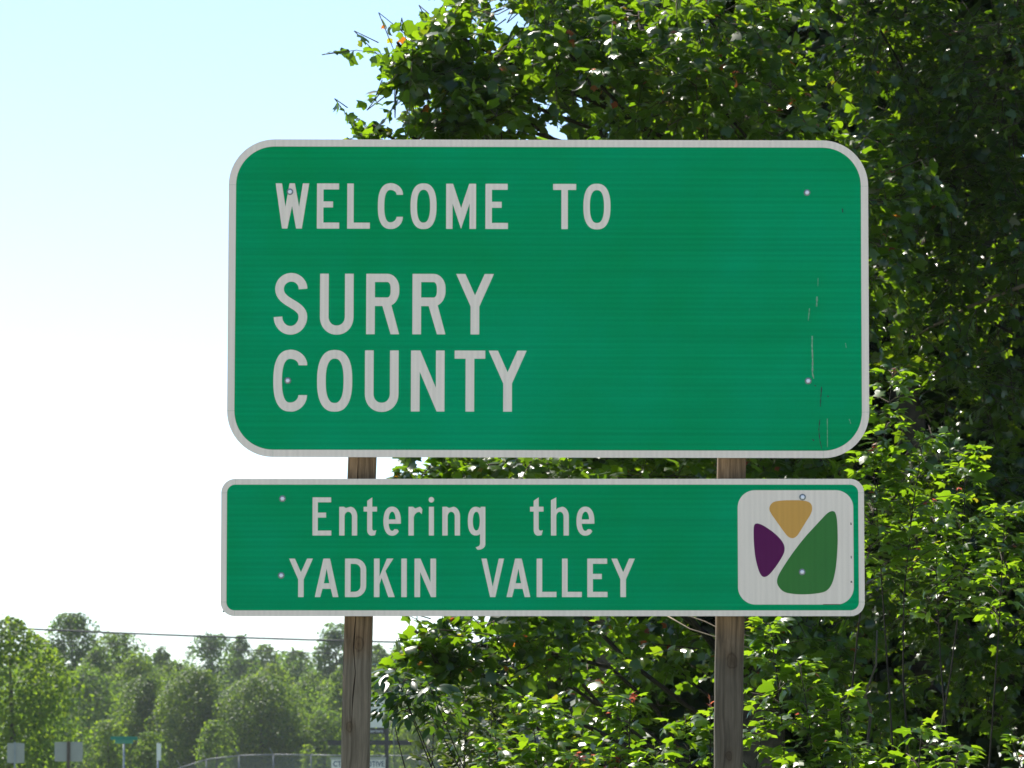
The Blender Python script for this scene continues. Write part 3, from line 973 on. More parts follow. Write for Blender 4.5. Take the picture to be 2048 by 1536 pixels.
def leaves_on_twigs(rng, B, Gd, per, size, tilt, red=0.03, yellow=0.0, sag=0.25):
    n = len(B)
    t = (np.arange(per) + .6 + .3 * rng.random((n, per))) / per
    ln = np.linalg.norm(Gd, axis=1)
    g = unit(Gd)
    pos = B[:, None] + Gd[:, None] * t[..., None]
    pos[..., 2] -= sag * ln[:, None] * t ** 2
    side = unit(np.cross(g, np.array([0, 0, 1.0])) + 1e-6)
    sg = np.where((np.arange(per) % 2) == 0, 1.0, -1.0)[None, :] * np.ones((n, 1))
    Ld = g[:, None] * (.35 + .5 * rng.random((n, per, 1))) + side[:, None] * sg[..., None] * (.5 + .6 * rng.random((n, per, 1))) + rng.normal(size=(n, per, 3)) * .35 + np.array([0, 0, -.35])
    Nn = np.array([0, 0, 1.0]) + rng.normal(size=(n, per, 3)) * tilt + g[:, None] * .5
    pos = pos + unit(Ld) * size * .35 * rng.random((n, per, 1))
    sz = size * (.55 + .75 * rng.random((n, per)) * (1.05 - .35 * t))
    tn = np.clip(rng.normal(.36, .17, (n, 1)) + rng.normal(0, .12, (n, per)), 0, .80)
    isred = rng.random((n, per)) < red * (0.4 + 1.2 * t)
    tn = np.where(isred, .82 + .18 * rng.random((n, per)), tn)
    sz = np.where(tn > .81, sz * .6, sz)
    return pos.reshape(-1, 3), Ld.reshape(-1, 3), Nn.reshape(-1, 3), sz.reshape(-1), tn.reshape(-1)


def bent(a, b, rng, bow=0.12, n=6):
    a, b = Vector(a), Vector(b)
    d = (b - a).length
    o = Vector(rng.normal(size=3)) * float(d * bow)
    o2 = Vector(rng.normal(size=3)) * d * bow * .4
    return [a.lerp(b, float(t)) + o * math.sin(math.pi * t) + o2 * math.sin(2 * math.pi * t) for t in np.linspace(0, 1, n)]


def lobe(u, v, ru, rv, rd, d):
    c = pt(u, v, d)
    m = d / FPX
    return ((c.x, c.y, c.z), (ru * m, rd, rv * m))


def broadleaf(name, label, cat, base, height, lobes, mat, tmpl, key, dens, tlen, per, size, seed, n_single=0, red=.03, tilt=.5, r_trunk=.16, group=None, inner=.35, twigs=True, sag=.25, clump=-0.9):
    rng = np.random.default_rng(seed)
    t = empty(name, (base[0], base[1], ground_z(base[1])), label, cat, group)
    off = inv(t)
    top = Vector((base[0], base[1], height))
    path = bent((base[0], base[1], -0.05), top, rng, .025, 9)
    mb = MB()
    mb.tube(path, list(np.linspace(r_trunk, r_trunk * .2, 9)), 9)
    mb.build('trunk', BARK, t, True, off)
    for c, r in lobes:
        c = Vector(c)
        zr = min(max(c.z - (Vector((base[0], base[1], c.z)) - c).length * .55, 0.6), height * .92)
        k = zr / height * 8
        i = min(int(k), 7)
        st = path[i].lerp(path[i + 1], k - i)
        mb = MB()
        rr_ = min(.017, .008 + .007 * (c - st).length)
        p = bent(st, c, rng, .08, 6)
        mb.tube(p, list(np.linspace(rr_, .008, 6)), 6)
        mb.build('branch', DARKBARK, t, True, off)
    B, Gd, C = crown_twigs(rng, lobes, dens, tlen, inner, clump)
    if twigs:
        mid = B + Gd * .55
        mid[:, 2] -= sag * np.linalg.norm(Gd, axis=1) * .30
        end = B + Gd
        end[:, 2] -= sag * np.linalg.norm(Gd, axis=1)
        st = B + (C - B) * .35
        Vt, Ft = tubes_np(np.stack([st, B, mid, end], 1), .0045, .0012, 3)
        o = link('twig', mesh_np('twig', Vt + np.array(off), Ft), t, BARK)
        o['kind'] = 'stuff'
    pos, Ld, Nn, sz, tn = leaves_on_twigs(rng, B, Gd, per, size, tilt, red, sag=sag)
    emit_leaves(t, key, tmpl, mat, pos, Ld, Nn, sz, tn, n_single, rng)
    return t


# the tulip tree behind the sign
TL = [lobe(*a) for a in (
    (1750, -620, 330, 260, 1.3, 26.4), (1360, -260, 260, 130, .9, 26.9), (1700, -300, 330, 240, 1.3, 26.0),
    (1090, -20, 250, 150, 1.0, 24.6), (1140, 110, 260, 130, 1.0, 24.2), (1420, 40, 300, 200, 1.2, 24.6), (1430, 200, 300, 150, 1.2, 24.5), (1000, 190, 160, 100, .8, 24.2),
    (895, 60, 105, 85, .6, 24.2), (930, 165, 140, 100, .7, 24.4), (850, 130, 90, 70, .4, 24.0), (795, 85, 55, 40, .25, 23.9), (900, 235, 90, 50, .5, 24.1), (745, 250, 34, 40, .15, 23.9), (815, 268, 70, 26, .25, 24.0),
    (1250, 420, 380, 200, 1.2, 26.8), (1600, 420, 330, 260, 1.4, 25.2), (1100, 640, 310, 190, 1.2, 26.8), (1480, 720, 360, 230, 1.3, 25.2),
    (900, 900, 110, 60, .5, 24.3), (815, 925, 62, 34, .3, 24.2), (830, 1262, 46, 24, .25, 24.1), (1050, 930, 210, 80, .8, 24.4), (1330, 940, 240, 120, 1.0, 26.8), (1560, 960, 220, 130, 1.0, 25.2),
    (880, 1285, 75, 50, .45, 24.2), (980, 1270, 150, 75, .7, 24.3), (1130, 1270, 160, 100, .8, 24.5), (1300, 1290, 170, 110, .9, 26.9), (1010, 1360, 130, 60, .6, 24.5), (1180, 1400, 150, 90, .8, 26.9),
    (900, 1330, 50, 40, .3, 24.2), (1600, 1290, 200, 130, 1.0, 25.4))]
broadleaf('tulip_tree', 'tall tulip tree with glossy lobed leaves spreading above and behind the green sign', 'tree', (1.45, 26.0), 9.5, TL, LEAF_TULIP, T_TULIP, 'tulip', 115, .38, 14, .074, 11, 300, red=.06, tilt=.55, r_trunk=.2)

# the shaded maple at the edge of the wood, reaching past the top corner
ML = [lobe(*a) for a in (
    (1760, 60, 240, 220, 1.1, 26.6), (2010, 120, 240, 260, 1.2, 26.4), (1840, 330, 200, 190, 1.0, 26.6), (2040, 480, 200, 260, 1.1, 26.8), (1830, 560, 160, 190, .9, 27.0), (1960, 760, 190, 150, .9, 26.4),
    (1880, 960, 200, 150, .9, 26.2), (2060, 1050, 170, 200, .9, 26.0), (1800, 1180, 190, 130, .9, 26.4), (1980, 1320, 190, 140, .9, 26.2), (1720, 1400, 170, 110, .8, 26.4),
    (1930, -360, 400, 200, 1.6, 27.8), (2350, -200, 420, 420, 1.9, 27.4), (2380, 500, 330, 420, 1.6, 27.2), (2380, 1150, 330, 350, 1.6, 27.0), (2150, -1000, 600, 420, 2.2, 28.2))]
broadleaf('maple_tree', 'tall shaded maple with leaves toned darker for shade behind the upright end of the sign', 'tree', (4.9, 28.6), 14.5, ML, LEAF_SHADE, T_MAPLE, 'shade', 130, .42, 11, .078, 12, 240, red=.012, tilt=.5, r_trunk=.22, clump=-.35)

# the wood behind them
for k, (u, d, r, h, lab) in enumerate((
        (1290, 31.5, 1.45, 7.4, 'low dense woodland tree filling the gap behind the tulip tree crown'),
        (1560, 33.5, 2.3, 13.0, 'tall woodland tree behind the tulip tree trunk'),
        (1900, 32.5, 2.2, 14.5, 'dark tall woodland tree behind the shaded maple'),
        (2380, 34.0, 2.8, 15.5, 'broad woodland tree at the frame edge beyond the shaded maple'),
        (1380, 39.0, 2.3, 9.0, 'woodland tree standing deepest behind the sign'),
        (1760, 41.0, 3.0, 16.0, 'tallest woodland tree standing deepest behind the shaded maple'))):
    rng = np.random.default_rng(50 + k)
    x = pt(u, 800, d).x
    lb = []
    nz = int(h / 1.5)
    for i in range(nz):
        z = .5 + (h - .8) * (i + .5) / nz
        rr_ = r * (1.0 if z < h * .6 else 1.0 - .75 * (z / h - .6) / .4)
        for j in range(3):
            a = rng.random() * 6.28
            lb.append(((x + math.cos(a) * rr_ * .45, d + math.sin(a) * rr_ * .45, z + rng.normal() * .2), (rr_ * .62, rr_ * .62, h / nz * .75)))
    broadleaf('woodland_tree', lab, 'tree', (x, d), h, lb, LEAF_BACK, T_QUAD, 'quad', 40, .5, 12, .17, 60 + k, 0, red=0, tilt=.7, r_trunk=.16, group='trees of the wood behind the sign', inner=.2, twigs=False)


# red maple saplings and shrubs between the sign and the wood
def sapling(name, label, d, stems, mat, tmpl, key, size, seed, n_single, red=.035, pair=.060, blen=.42, cat='sapling', spread=.9, group=None, tilt=.38, droop=.35):
    """stems: list of (u_tip, v_tip, u_foot, r_px): each grows from the ground and carries leafy side shoots in a cone of radius r_px"""
    rng = np.random.default_rng(seed)
    f = pt(np.mean([s[2] for s in stems]), 1500, d)
    t = empty(name, (f.x, f.y, 0), label, cat, group)
    off = inv(t)
    P, LD, NN, SZ, TN = [], [], [], [], []
    twig_paths = []
    for (u, v, uf, rpx, vlow) in stems:
        dd = d + rng.normal() * .15
        tip = pt(u, v, dd)
        foot = pt(uf, 1500, dd + rng.normal() * .1)
        foot.z = -.03
        path = bent(foot, tip, rng, .03, 10)
        mb = MB()
        mb.tube(path, list(np.linspace(.0065, .002, 10)), 6)
        mb.build('stem', DARKBARK, t, True, off)
        zlow = pt(u, vlow, dd).z
        rm = rpx * dd / FPX
        z = zlow
        while z < tip.z:
            fr = (tip.z - z) / max(tip.z - zlow, .01)
            k = (z / tip.z) * 9
            i = int(min(max(k, 0), 8))
            st = path[i].lerp(path[i + 1], min(max(k - i, 0), 1))
            for _ in range(2):
                a = rng.random() * 6.28
                ln = (rm * min(1.0, .25 + fr * 1.1)) * (.55 + .6 * rng.random())
                g = Vector((math.cos(a) * spread, math.sin(a) * spread, .35 + .4 * rng.random())).normalized()
                npair = max(2, int(ln / pair))
                e = st + g * ln
                twig_paths.append([st, st + g * ln * .5 + Vector((0, 0, .03 * ln)), e + Vector((0, 0, -.12 * ln)), e + Vector((0, 0, -.14 * ln))])
                for q in range(npair + 1):
                    tt = (q + .7) / (npair + .7)
                    pos = st + g * ln * tt + Vector((0, 0, -.13 * ln * tt * tt))
                    sd = Vector((-g.y, g.x, 0)).normalized()
                    last = q == npair
                    for sgn in ((1, -1) if not last else (1, -1, 0)):
                        ld = sd * sgn * (.8 + .3 * rng.random()) + g * (.5 + .4 * rng.random()) + Vector((0, 0, -droop)) + Vector(rng.normal(size=3)) * .25
                        nn = Vector((0, 0, 1)) + Vector(rng.normal(size=3)) * tilt + g * .2
                        pet = ld.normalized() * size * .45
                        P.append(pos + pet)
                        LD.append(ld)
                        NN.append(nn)
                        SZ.append(size * (1.15 - .45 * tt) * (.7 + .5 * rng.random()))
                        x = np.clip(rng.normal(.36 + .16 * tt, .16), 0, .80)
                        if last and rng.random() < red * 2.2: x = .80 + .20 * rng.random()
                        elif rng.random() < red * .12: x = .84 + .1 * rng.random()
                        if x > .83: SZ[-1] *= .6
                        TN.append(x)
            z += .055 * (.7 + .6 * rng.random())
        # leader tip: small young leaves, often red
        tipred = rng.random() < red * 8
        for q in range(7):
            P.append(tip + Vector((0, 0, -.012 * q)))
            LD.append(Vector((rng.normal(), rng.normal(), .4)))
            NN.append(Vector((0, 0, 1)) + Vector(rng.normal(size=3)) * .5)
            SZ.append(size * (.35 + .07 * q))
            TN.append(.96 if tipred and q < 3 else .75)
    Vt, Ft = tubes_np(np.array([[tuple(p) for p in q] for q in twig_paths]), .0030, .0009, 3)
    o = link('twig', mesh_np('twig', Vt + np.array(off), Ft), t, BARK)
    o['kind'] = 'stuff'
    emit_leaves(t, key, tmpl, mat, np.array([tuple(p) for p in P]), np.array([tuple(p) for p in LD]), np.array([tuple(p) for p in NN]), np.array(SZ), np.array(TN), n_single, rng)
    return t


SG = 'maple saplings in front of the wood'
sapling('maple_sapling', 'tallest maple sapling with a red tipped leader rising beside the sign corners', 18.2, [(1788, 738, 1770, 90, 1180), (1745, 890, 1760, 75, 1150), (1850, 860, 1800, 100, 1150)], LEAF_MAPLE, T_MAPLE, 'maple', .071, 21, 260, group=SG)
sapling('maple_sapling', 'maple sapling with spreading sprays at the level of the lower panel near the frame edge', 18.9, [(1930, 905, 1900, 120, 1190), (1870, 1000, 1880, 110, 1230), (2010, 1010, 1960, 90, 1300)], LEAF_MAPLE, T_MAPLE, 'maple', .071, 22, 200, group=SG)
sapling('maple_sapling', 'low bright maple sapling clump against the foot of the knotted post', 17.4, [(1600, 1330, 1590, 95, 1640), (1540, 1250, 1550, 60, 1480), (1680, 1395, 1660, 80, 1650), (1530, 1430, 1530, 70, 1650), (1640, 1450, 1640, 80, 1660)], LEAF_MAPLE, T_MAPLE, 'maple', .071, 23, 260, group=SG)
sapling('maple_sapling', 'low maple sapling with pointed yellow green sprays at the bottom frame edge under the emblem', 17.0, [(1845, 1440, 1850, 70, 1640), (1920, 1490, 1915, 60, 1640), (2020, 1470, 2030, 80, 1650), (1700, 1490, 1700, 50, 1650)], LEAF_MAPLE, T_MAPLE, 'maple', .071, 24, 160, group=SG)
sapling('maple_sapling', 'maple sapling with pink young leaves between the two posts below the sign', 17.6, [(1262, 1388, 1330, 60, 1560), (1370, 1430, 1370, 80, 1650), (1310, 1490, 1310, 60, 1660), (1420, 1400, 1410, 55, 1650)], LEAF_MAPLE, T_MAPLE, 'maple', .071, 25, 180, red=.07, group=SG)
sapling('maple_sapling', 'small maple sapling with one crimson tip low in the shade between the posts', 17.8, [(1157, 1506, 1160, 40, 1640), (1240, 1512, 1240, 45, 1650)], LEAF_MAPLE, T_MAPLE, 'maple', .071, 26, 60, red=.16, group=SG)
sapling('maple_sapling', 'bright maple sapling with broad sunlit leaves under the word Entering and its neighbours', 20.5, [(1060, 1390, 1070, 90, 1600), (1130, 1440, 1130, 70, 1620), (990, 1470, 1000, 70, 1640), (1090, 1480, 1090, 90, 1640)], LEAF_MAPLE, T_MAPLE, 'maple', .082, 27, 200, red=.03, group=SG)
sapling('beech_sapling', 'sapling with dark drooping oval leaves hanging just beside the cracked post', 19.5, [(788, 1335, 1200, 44, 1405), (822, 1360, 1230, 45, 1425), (766, 1345, 1180, 34, 1400), (848, 1345, 1240, 48, 1430), (800, 1372, 1210, 34, 1428)], LEAF_DARK, T_OVAL, 'oval', .086, 28, 200, red=0, droop=.8, pair=.055)
sapling('cedar_sapling', 'soft dull green cedar sapling in the gap between the beech and bright maple saplings', 21.5, [(930, 1375, 930, 75, 1640), (870, 1420, 880, 60, 1650), (985, 1400, 980, 60, 1640)], LEAF_CEDAR, T_SPRAY, 'spray', .05, 29, 0, red=0, pair=.022, tilt=.9, droop=.1, spread=.8)


# bare branches and thin stems that show against the shade
def bare(name, label, pts, r0, r1, mat=PALEBARK, cat='branch', group=None):
    p0 = pt(*pts[0])
    t = MB()
    t.tube([pt(*p) - p0 for p in pts], list(np.linspace(r0, r1, len(pts))), 6)
    o = t.build(name, mat, None, True)
    o.location = p0
    return tag(o, label, cat, group)


bare('bare_branch', 'pale bare branch slanting up through the dark shade beside the upper panel', [(1830, 672, 26.9), (1885, 642, 26.8), (1935, 615, 26.8), (2000, 588, 26.7), (2080, 560, 26.7)], .006, .013)
bare('bare_branch', 'grey bare branch slanting in the top corner above the shaded maple', [(1850, 75, 26.4), (1950, 58, 26.3), (2010, 45, 26.1), (2090, 20, 26.0)], .005, .012)
bare('dead_twig', 'thin straw coloured dead twig arching below the lower panel, the longer of two', [(1335, 1232, 21.4), (1380, 1258, 21.3), (1432, 1274, 21.2), (1510, 1300, 21.2)], .0035, .002, cat='twig')
bare('dead_twig', 'short straw coloured dead twig just under the lower panel edge by the knotted post', [(1372, 1230, 21.0), (1410, 1243, 21.0), (1440, 1258, 20.9), (1500, 1272, 20.9)], .003, .002, cat='twig')
bare('thin_stem', 'slim brown bare stem rising in the shade below the emblem', [(1733, 1660, 22.8), (1736, 1480, 22.8), (1742, 1420, 22.8), (1730, 1390, 22.7), (1752, 1330, 22.7), (1754, 1260, 22.7)], .009, .004, BARK, cat='stem')

# ------------------------------------------------------------------ the far side: trees, fence, signs, wires
def far_tree(name, label, u, vtop, hw, d, shape='round', leafpx=6.0, tint=(.4, .16), seed=0, group=None, low=0.08, mat=None, dens=13.0, cat='tree', nl=20):
    rng = np.random.default_rng(1000 + seed)
    mat = mat or LEAF_FAR
    m = d / FPX
    gz = ground_z(d)
    tp = pt(u, vtop, d)
    H = tp.z - gz
    rw = hw * m * {'irr': 1.6, 'round': 1.28, 'cone': 1.0, 'egg': 1.16}[shape]
    t = empty(name, (tp.x, d, gz), label, cat, group)
    off = inv(t)
    mb = MB()
    mb.tube([(tp.x, d, gz - .1), (tp.x + .02 * H, d, gz + H * .4), (tp.x, d, gz + H * .8)], [H * .022, H * .016, H * .005], 7)
    mb.build('trunk', BARK, t, True, off)

    def prof(f):                                         # half width at height fraction f
        if shape == 'round': return math.sqrt(max(0, 1 - ((f - .55) / .47) ** 2))
        if shape == 'egg': return max(0, 1 - ((f - .40) / .60) ** 2.8) ** (1 / 2.4) if f > .40 else .84 + .16 * (f / .40)
        if shape == 'cone': return max(.10, min(.9, (1 - f) * 1.3))
        return .85 + .15 * math.sin(f * 9 + seed) if f < .6 else max(.12, 1 - ((f - .6) / .42) ** 2)
    A = 2 * hw * (H / m) * .7
    n = int(A / leafpx ** 2 * dens * .62)
    pos, nrm = [], []
    wts = []
    subs = []
    for _ in range(nl):
        f = low + (1 - low) * (rng.random() ** .85) * .93
        w = prof(f)
        a = rng.random() * 6.28
        rr_ = rw * w * .62 * math.sqrt(rng.random())
        sr = rw * (.24 + .22 * rng.random()) * max(w, .34)
        subs.append((np.array([tp.x + math.cos(a) * rr_, d + math.sin(a) * rr_ * .9, gz + f * H]), sr))
    # the leading tip
    subs.append((np.array([tp.x, d, gz + H * .90]), rw * (.34 if shape != 'cone' else .16)))
    tot = sum(s[1] ** 2 for s in subs)
    for c, sr in subs:
        k = max(12, int(n * sr ** 2 / tot))
        dd = unit(rng.normal(size=(k, 3)))
        rad = sr * (.45 + .55 * rng.random(k) ** .5) * (1 + .22 * rng.normal(size=k) * (rng.random(k) < .3))
        q = c + dd * rad[:, None] * np.array([1, 1, 1.0 if shape != 'cone' else 1.3])
        pos.append(q)
        nrm.append(dd)
    k = int(n * .75)
    f = low + (1 - low) * rng.random(k) ** .9
    a = rng.random(k) * 6.28
    pr = np.array([prof(float(q)) for q in f])
    lump = 1 + .10 * np.sin(a * 3 + f * 9 + seed) + .09 * np.sin(a * 5 - f * 17 + seed * 2) + .05 * np.sin(a * 11 + f * 31)
    rr_ = rw * pr * lump * (.45 + .55 * rng.random(k) ** .45)
    pos.append(np.stack([tp.x + np.cos(a) * rr_, d + np.sin(a) * rr_, gz + f * H * .985], 1))
    nrm.append(unit(np.stack([np.cos(a), np.sin(a), (f - .35) * 1.6], 1) + rng.normal(size=(k, 3)) * .3))
    pos, nrm = np.concatenate(pos), np.concatenate(nrm)
    keep = pos[:, 2] > gz + .2
    pos, nrm = pos[keep], nrm[keep]
    k = len(pos)
    Nn = nrm * .85 + np.array([0, 0, .5]) + rng.normal(size=(k, 3)) * .45
    Ld = np.cross(Nn, rng.normal(size=(k, 3)))
    Ld[:, 2] -= .3
    X, Y, Z = leaf_frames(Ld, Nn)
    sz = leafpx * m * (.65 + .7 * rng.random(k))
    # colour of whole sprays drifts a little over the crown
    dr = np.sin(pos @ (rng.normal(size=3) * 2.2 / rw) + rng.random() * 6) * .07
    tn = np.clip(rng.normal(tint[0], tint[1], k) + dr, 0, .9)
    o = link('crown', leaf_mesh('crown', T_QUAD, pos + np.array(off), X, Y, Z, sz, tn), t, mat)
    return t


ft = far_tree
# farthest line
ft('far_tree', 'dark bluish tree with a flat dome in the middle of the far skyline', 425, 1262, 62, 560, 'round', 6, (.10, .07), 1)
ft('conifer', 'small rounded conifer in the notch of the far skyline', 322, 1290, 32, 540, 'irr', 5, (.3, .08), 3, cat='tree')
ft('far_tree', 'narrow tree next to the dark flat dome on the far skyline', 482, 1266, 34, 550, 'irr', 6, (.3, .12), 4)
ft('far_tree', 'low tree with a broken outline on the far skyline under the sagging cables', 530, 1284, 46, 560, 'irr', 6, (.34, .12), 5)
ft('far_tree', 'low rounded tree just short of the cracked post on the far skyline', 595, 1298, 58, 540, 'irr', 6, (.36, .12), 6)
ft('far_tree', 'tall tree half hidden by the cracked post on the far skyline', 672, 1242, 44, 520, 'round', 6, (.25, .10), 7)
ft('far_tree', 'far tree seen between the cracked post and the tulip tree', 752, 1286, 48, 520, 'irr', 6, (.36, .12), 8)
ft('far_tree', 'far tree mostly behind the tulip tree leaves', 830, 1280, 60, 560, 'irr', 6, (.3, .12), 9)
ft('far_tree', 'low pale tree in the notch of the far skyline', 305, 1322, 36, 560, 'irr', 6, (.32, .1), 10)
# middle line
ft('far_tree', 'large round headed tree standing highest on the distant skyline', 145, 1220, 60, 430, 'round', 6, (.22, .10), 11, low=.2, nl=26)
ft('far_tree', 'broad tree with sloping shoulder beside the highest round headed tree', 235, 1262, 66, 420, 'round', 6, (.36, .12), 12, low=.1)
ft('far_tree', 'small tree tucked between the round headed tree and the sloping shoulder tree', 195, 1292, 44, 410, 'irr', 6, (.42, .12), 13)
ft('far_tree', 'drab green tree behind the first pear tree', 270, 1312, 62, 405, 'irr', 6, (.48, .12), 14)
ft('far_tree', 'shaded tree with drooping boughs behind the double panelled sign back', 175, 1345, 80, 390, 'irr', 6.5, (.30, .10), 15)
ft('far_tree', 'tree filling the gap above the middle pear tree', 350, 1322, 60, 420, 'irr', 6, (.44, .12), 16)
ft('far_tree', 'yellow green tree above the widest pear tree', 545, 1326, 52, 420, 'irr', 6, (.56, .12), 17)
ft('far_tree', 'pale green tree behind the chain link fence corner', 625, 1345, 58, 410, 'irr', 6, (.50, .12), 18)
ft('far_tree', 'tree standing against the cracked post above the business sign', 690, 1330, 52, 400, 'irr', 6, (.44, .12), 19)
ft('far_tree', 'mid green tree behind the business sign frame', 770, 1330, 60, 390, 'irr', 6, (.50, .12), 20)
ft('far_tree', 'lowest tree behind the business sign, lit from above', 840, 1360, 60, 380, 'irr', 6, (.52, .12), 21)
ft('far_tree', 'bushy tree in front of the pale trees next to the cracked post', 648, 1420, 50, 352, 'round', 6, (.42, .12), 22, low=.02)
for k, (u, v, hw, lab) in enumerate(((930, 1340, 70, 'far tree showing between the beech and cedar saplings'), (1060, 1320, 80, 'far tree behind the bright maple sapling'), (1200, 1330, 80, 'far tree behind the lower leaves of the tulip tree'))):
    ft('far_tree', lab, u, v, hw, 400, 'irr', 6.5, (.5, .12), 23 + k)
# pears
PG = 'clipped looking pear trees behind the fence'
ft('pear_tree', 'narrowest of the three dense egg shaped pear trees', 285, 1352, 56, 362, 'egg', 4.8, (.46, .15), 31, PG, .03, LEAF_PEAR, dens=20, nl=36)
ft('pear_tree', 'tallest of the three dense egg shaped pear trees, in the middle', 385, 1336, 72, 358, 'egg', 4.8, (.42, .15), 32, PG, .03, LEAF_PEAR, dens=20, nl=40)
ft('pear_tree', 'widest of the three dense egg shaped pear trees, closest to the cracked post', 520, 1352, 88, 354, 'egg', 4.8, (.42, .15), 33, PG, .03, LEAF_PEAR, dens=20, nl=44)
# nearer trees at the frame edge
ft('edge_tree', 'bright leafy tree filling the lower corner of the frame behind the sign backs', 20, 1232, 95, 185, 'irr', 9, (.52, .13), 41, low=.05, dens=13, nl=44)
ft('edge_tree', 'shorter leafy tree leaning out beside the bright corner tree', 78, 1268, 44, 200, 'irr', 8, (.46, .13), 42, low=.05, dens=13, nl=26)
ft('shrub', 'leafy shrub with pale leaves below the street name blades', 215, 1440, 40, 300, 'round', 6.5, (.52, .13), 43, low=.02, cat='shrub')
ft('shrub', 'shrub behind the narrow sign at the foot of the middle pear tree', 300, 1462, 30, 300, 'round', 6.5, (.48, .13), 44, low=.02, cat='shrub')
ft('shrub', 'round shrub between the two larger pear trees', 432, 1440, 34, 345, 'round', 6, (.50, .13), 45, low=.02, cat='shrub')
ft('shrub', 'young shrub growing through the chain link fence', 616, 1488, 14, 338, 'round', 6, (.62, .12), 46, low=.02, cat='shrub', nl=8)
ft('shrub', 'low dark shrub between the two blank sign backs', 95, 1450, 40, 240, 'round', 7.5, (.50, .13), 47, low=.02, cat='shrub')

rng = np.random.default_rng(77)
k = 90000
uu = rng.random(k) * 2300 - 500
dd = 640 + rng.random(k) * 60
xx = (uu - 1024) / FPX * dd
skyl = 16.6 + 1.6 * np.sin(xx * .31) + 1.2 * np.sin(xx * .77 + 1) + .8 * np.sin(xx * 1.9 + 2)
zz = 1.5 + skyl * rng.random(k) ** .7
pos = np.stack([xx, dd, zz], 1)
Nn = np.array([0, -.3, .6]) + rng.normal(size=(k, 3)) * .6
Ld = rng.normal(size=(k, 3))
X, Y, Z = leaf_frames(Ld, Nn)
tag(link('treeline', leaf_mesh('treeline', T_QUAD, pos, X, Y, Z, .75 * (.6 + .7 * rng.random(k)), np.clip(rng.normal(.3, .12, k), 0, .8)), None, LEAF_FAR), 'distant wood closing the view behind the far trees', kind='stuff')

# sign backs on the verge
GREYPAINT = plain('grey_sign_back', (0.34, 0.335, 0.31), 0.55, 0.0, .06, 5)
POSTGREY = plain('galvanised_post', (0.30, 0.32, 0.34), 0.5, .5)
POSTBROWN = plain('brown_timber_post', (0.085, 0.062, 0.048), 0.85)
TEAL = plain('street_sign_green', (0.01, 0.19, 0.13), 0.45)
DARKFRAME = plain('dark_frame_paint', (0.008, 0.010, 0.014), 0.6)
BOARDWHITE = plain('white_board', (0.72, 0.69, 0.65), 0.55, 0, .05)
LETTERBLUE = plain('blue_lettering', (0.012, 0.045, 0.10), 0.6)
LETTERPALE = plain('pale_lettering', (0.42, 0.43, 0.46), 0.6)


def sign_back(name, label, u0, u1, v0, v1, d, upost, pw, pmat, split=None):
    a, b = pt(u0, v1, d), pt(u1, v0, d)
    pp = pt(upost, v0 - 2, d)
    t = empty(name, (pp.x, d, ground_z(d)), label, 'road sign')
    off = inv(t)
    spans = [(a.x, b.x)] if split is None else [(a.x, pt(split[0], v0, d).x), (pt(split[1], v0, d).x, b.x)]
    for x0, x1 in spans:
        me = curve_mesh('panel', [rrect(x0, x1, a.z, b.z, .04, 5)], .004)
        o = link('panel', me, t, GREYPAINT)
        o.location = off + Vector((0, d, 0))
    mb = MB()
    mb.box((pp.x, d - .004 - pw * .35, (pp.z + ground_z(d)) / 2), (pw, pw * .65, pp.z - ground_z(d)))
    mb.build('post', pmat, t, off=off)
    return t


sign_back('blank_road_sign', 'blank grey back of a single road sign on a slim metal post', 14, 49, 1486, 1526, 150, 30, .055, POSTGREY)
sign_back('blank_road_sign', 'blank grey back of a wide road sign behind a brown wooden post', 109, 165.5, 1484, 1523, 150, 137.5, .10, POSTBROWN, (135.2, 139.8))

# street name sign: two blades crossing on one post
p0 = pt(248, 1478, 165)
sn = empty('street_name_sign', (p0.x, p0.y, 0), 'teal green street name blades crossing on a dark post', 'street sign')
off = inv(sn)
mb = MB()
mb.tube([(p0.x, p0.y, 0), (p0.x, p0.y, p0.z - .16)], .035, 8)
mb.build('post', POSTGREY, sn, True, off)
mb = MB()
mb.box((p0.x, p0.y, p0.z + .03), (1.0, .012, .13), Matrix.Rotation(R(-8), 3, 'Z') @ Matrix.Rotation(R(0.5), 3, 'Y'))
mb.build('blade', TEAL, sn, off=off)['label'] = 'upper blade, nearly face on'
mb = MB()
mb.box((p0.x, p0.y, p0.z - .10), (.95, .012, .13), Matrix.Rotation(R(52), 3, 'Z'))
mb.build('blade', plain('street_sign_green_worn', (0.05, 0.24, 0.17), .5), sn, off=off)['label'] = 'lower blade, paler and turned away'

# narrow sign seen almost edge-on
p0 = pt(316, 1512, 150)
ns = empty('narrow_sign', (p0.x, p0.y, 0), 'pale road sign turned nearly edge on upon a metal post', 'road sign')
off = inv(ns)
mb = MB()
mb.tube([(p0.x, p0.y, 0), (p0.x, p0.y, pt(316, 1486, 150).z)], .03, 8)
mb.build('post', POSTGREY, ns, True, off)
za, zb = pt(316, 1521, 150).z, pt(316, 1487, 150).z
mb = MB()
mb.box((p0.x + .03, p0.y - .04, (za + zb) / 2), (.5, .006, zb - za), Matrix.Rotation(R(78), 3, 'Z'))
mb.build('panel', BOARDWHITE, ns, off=off)

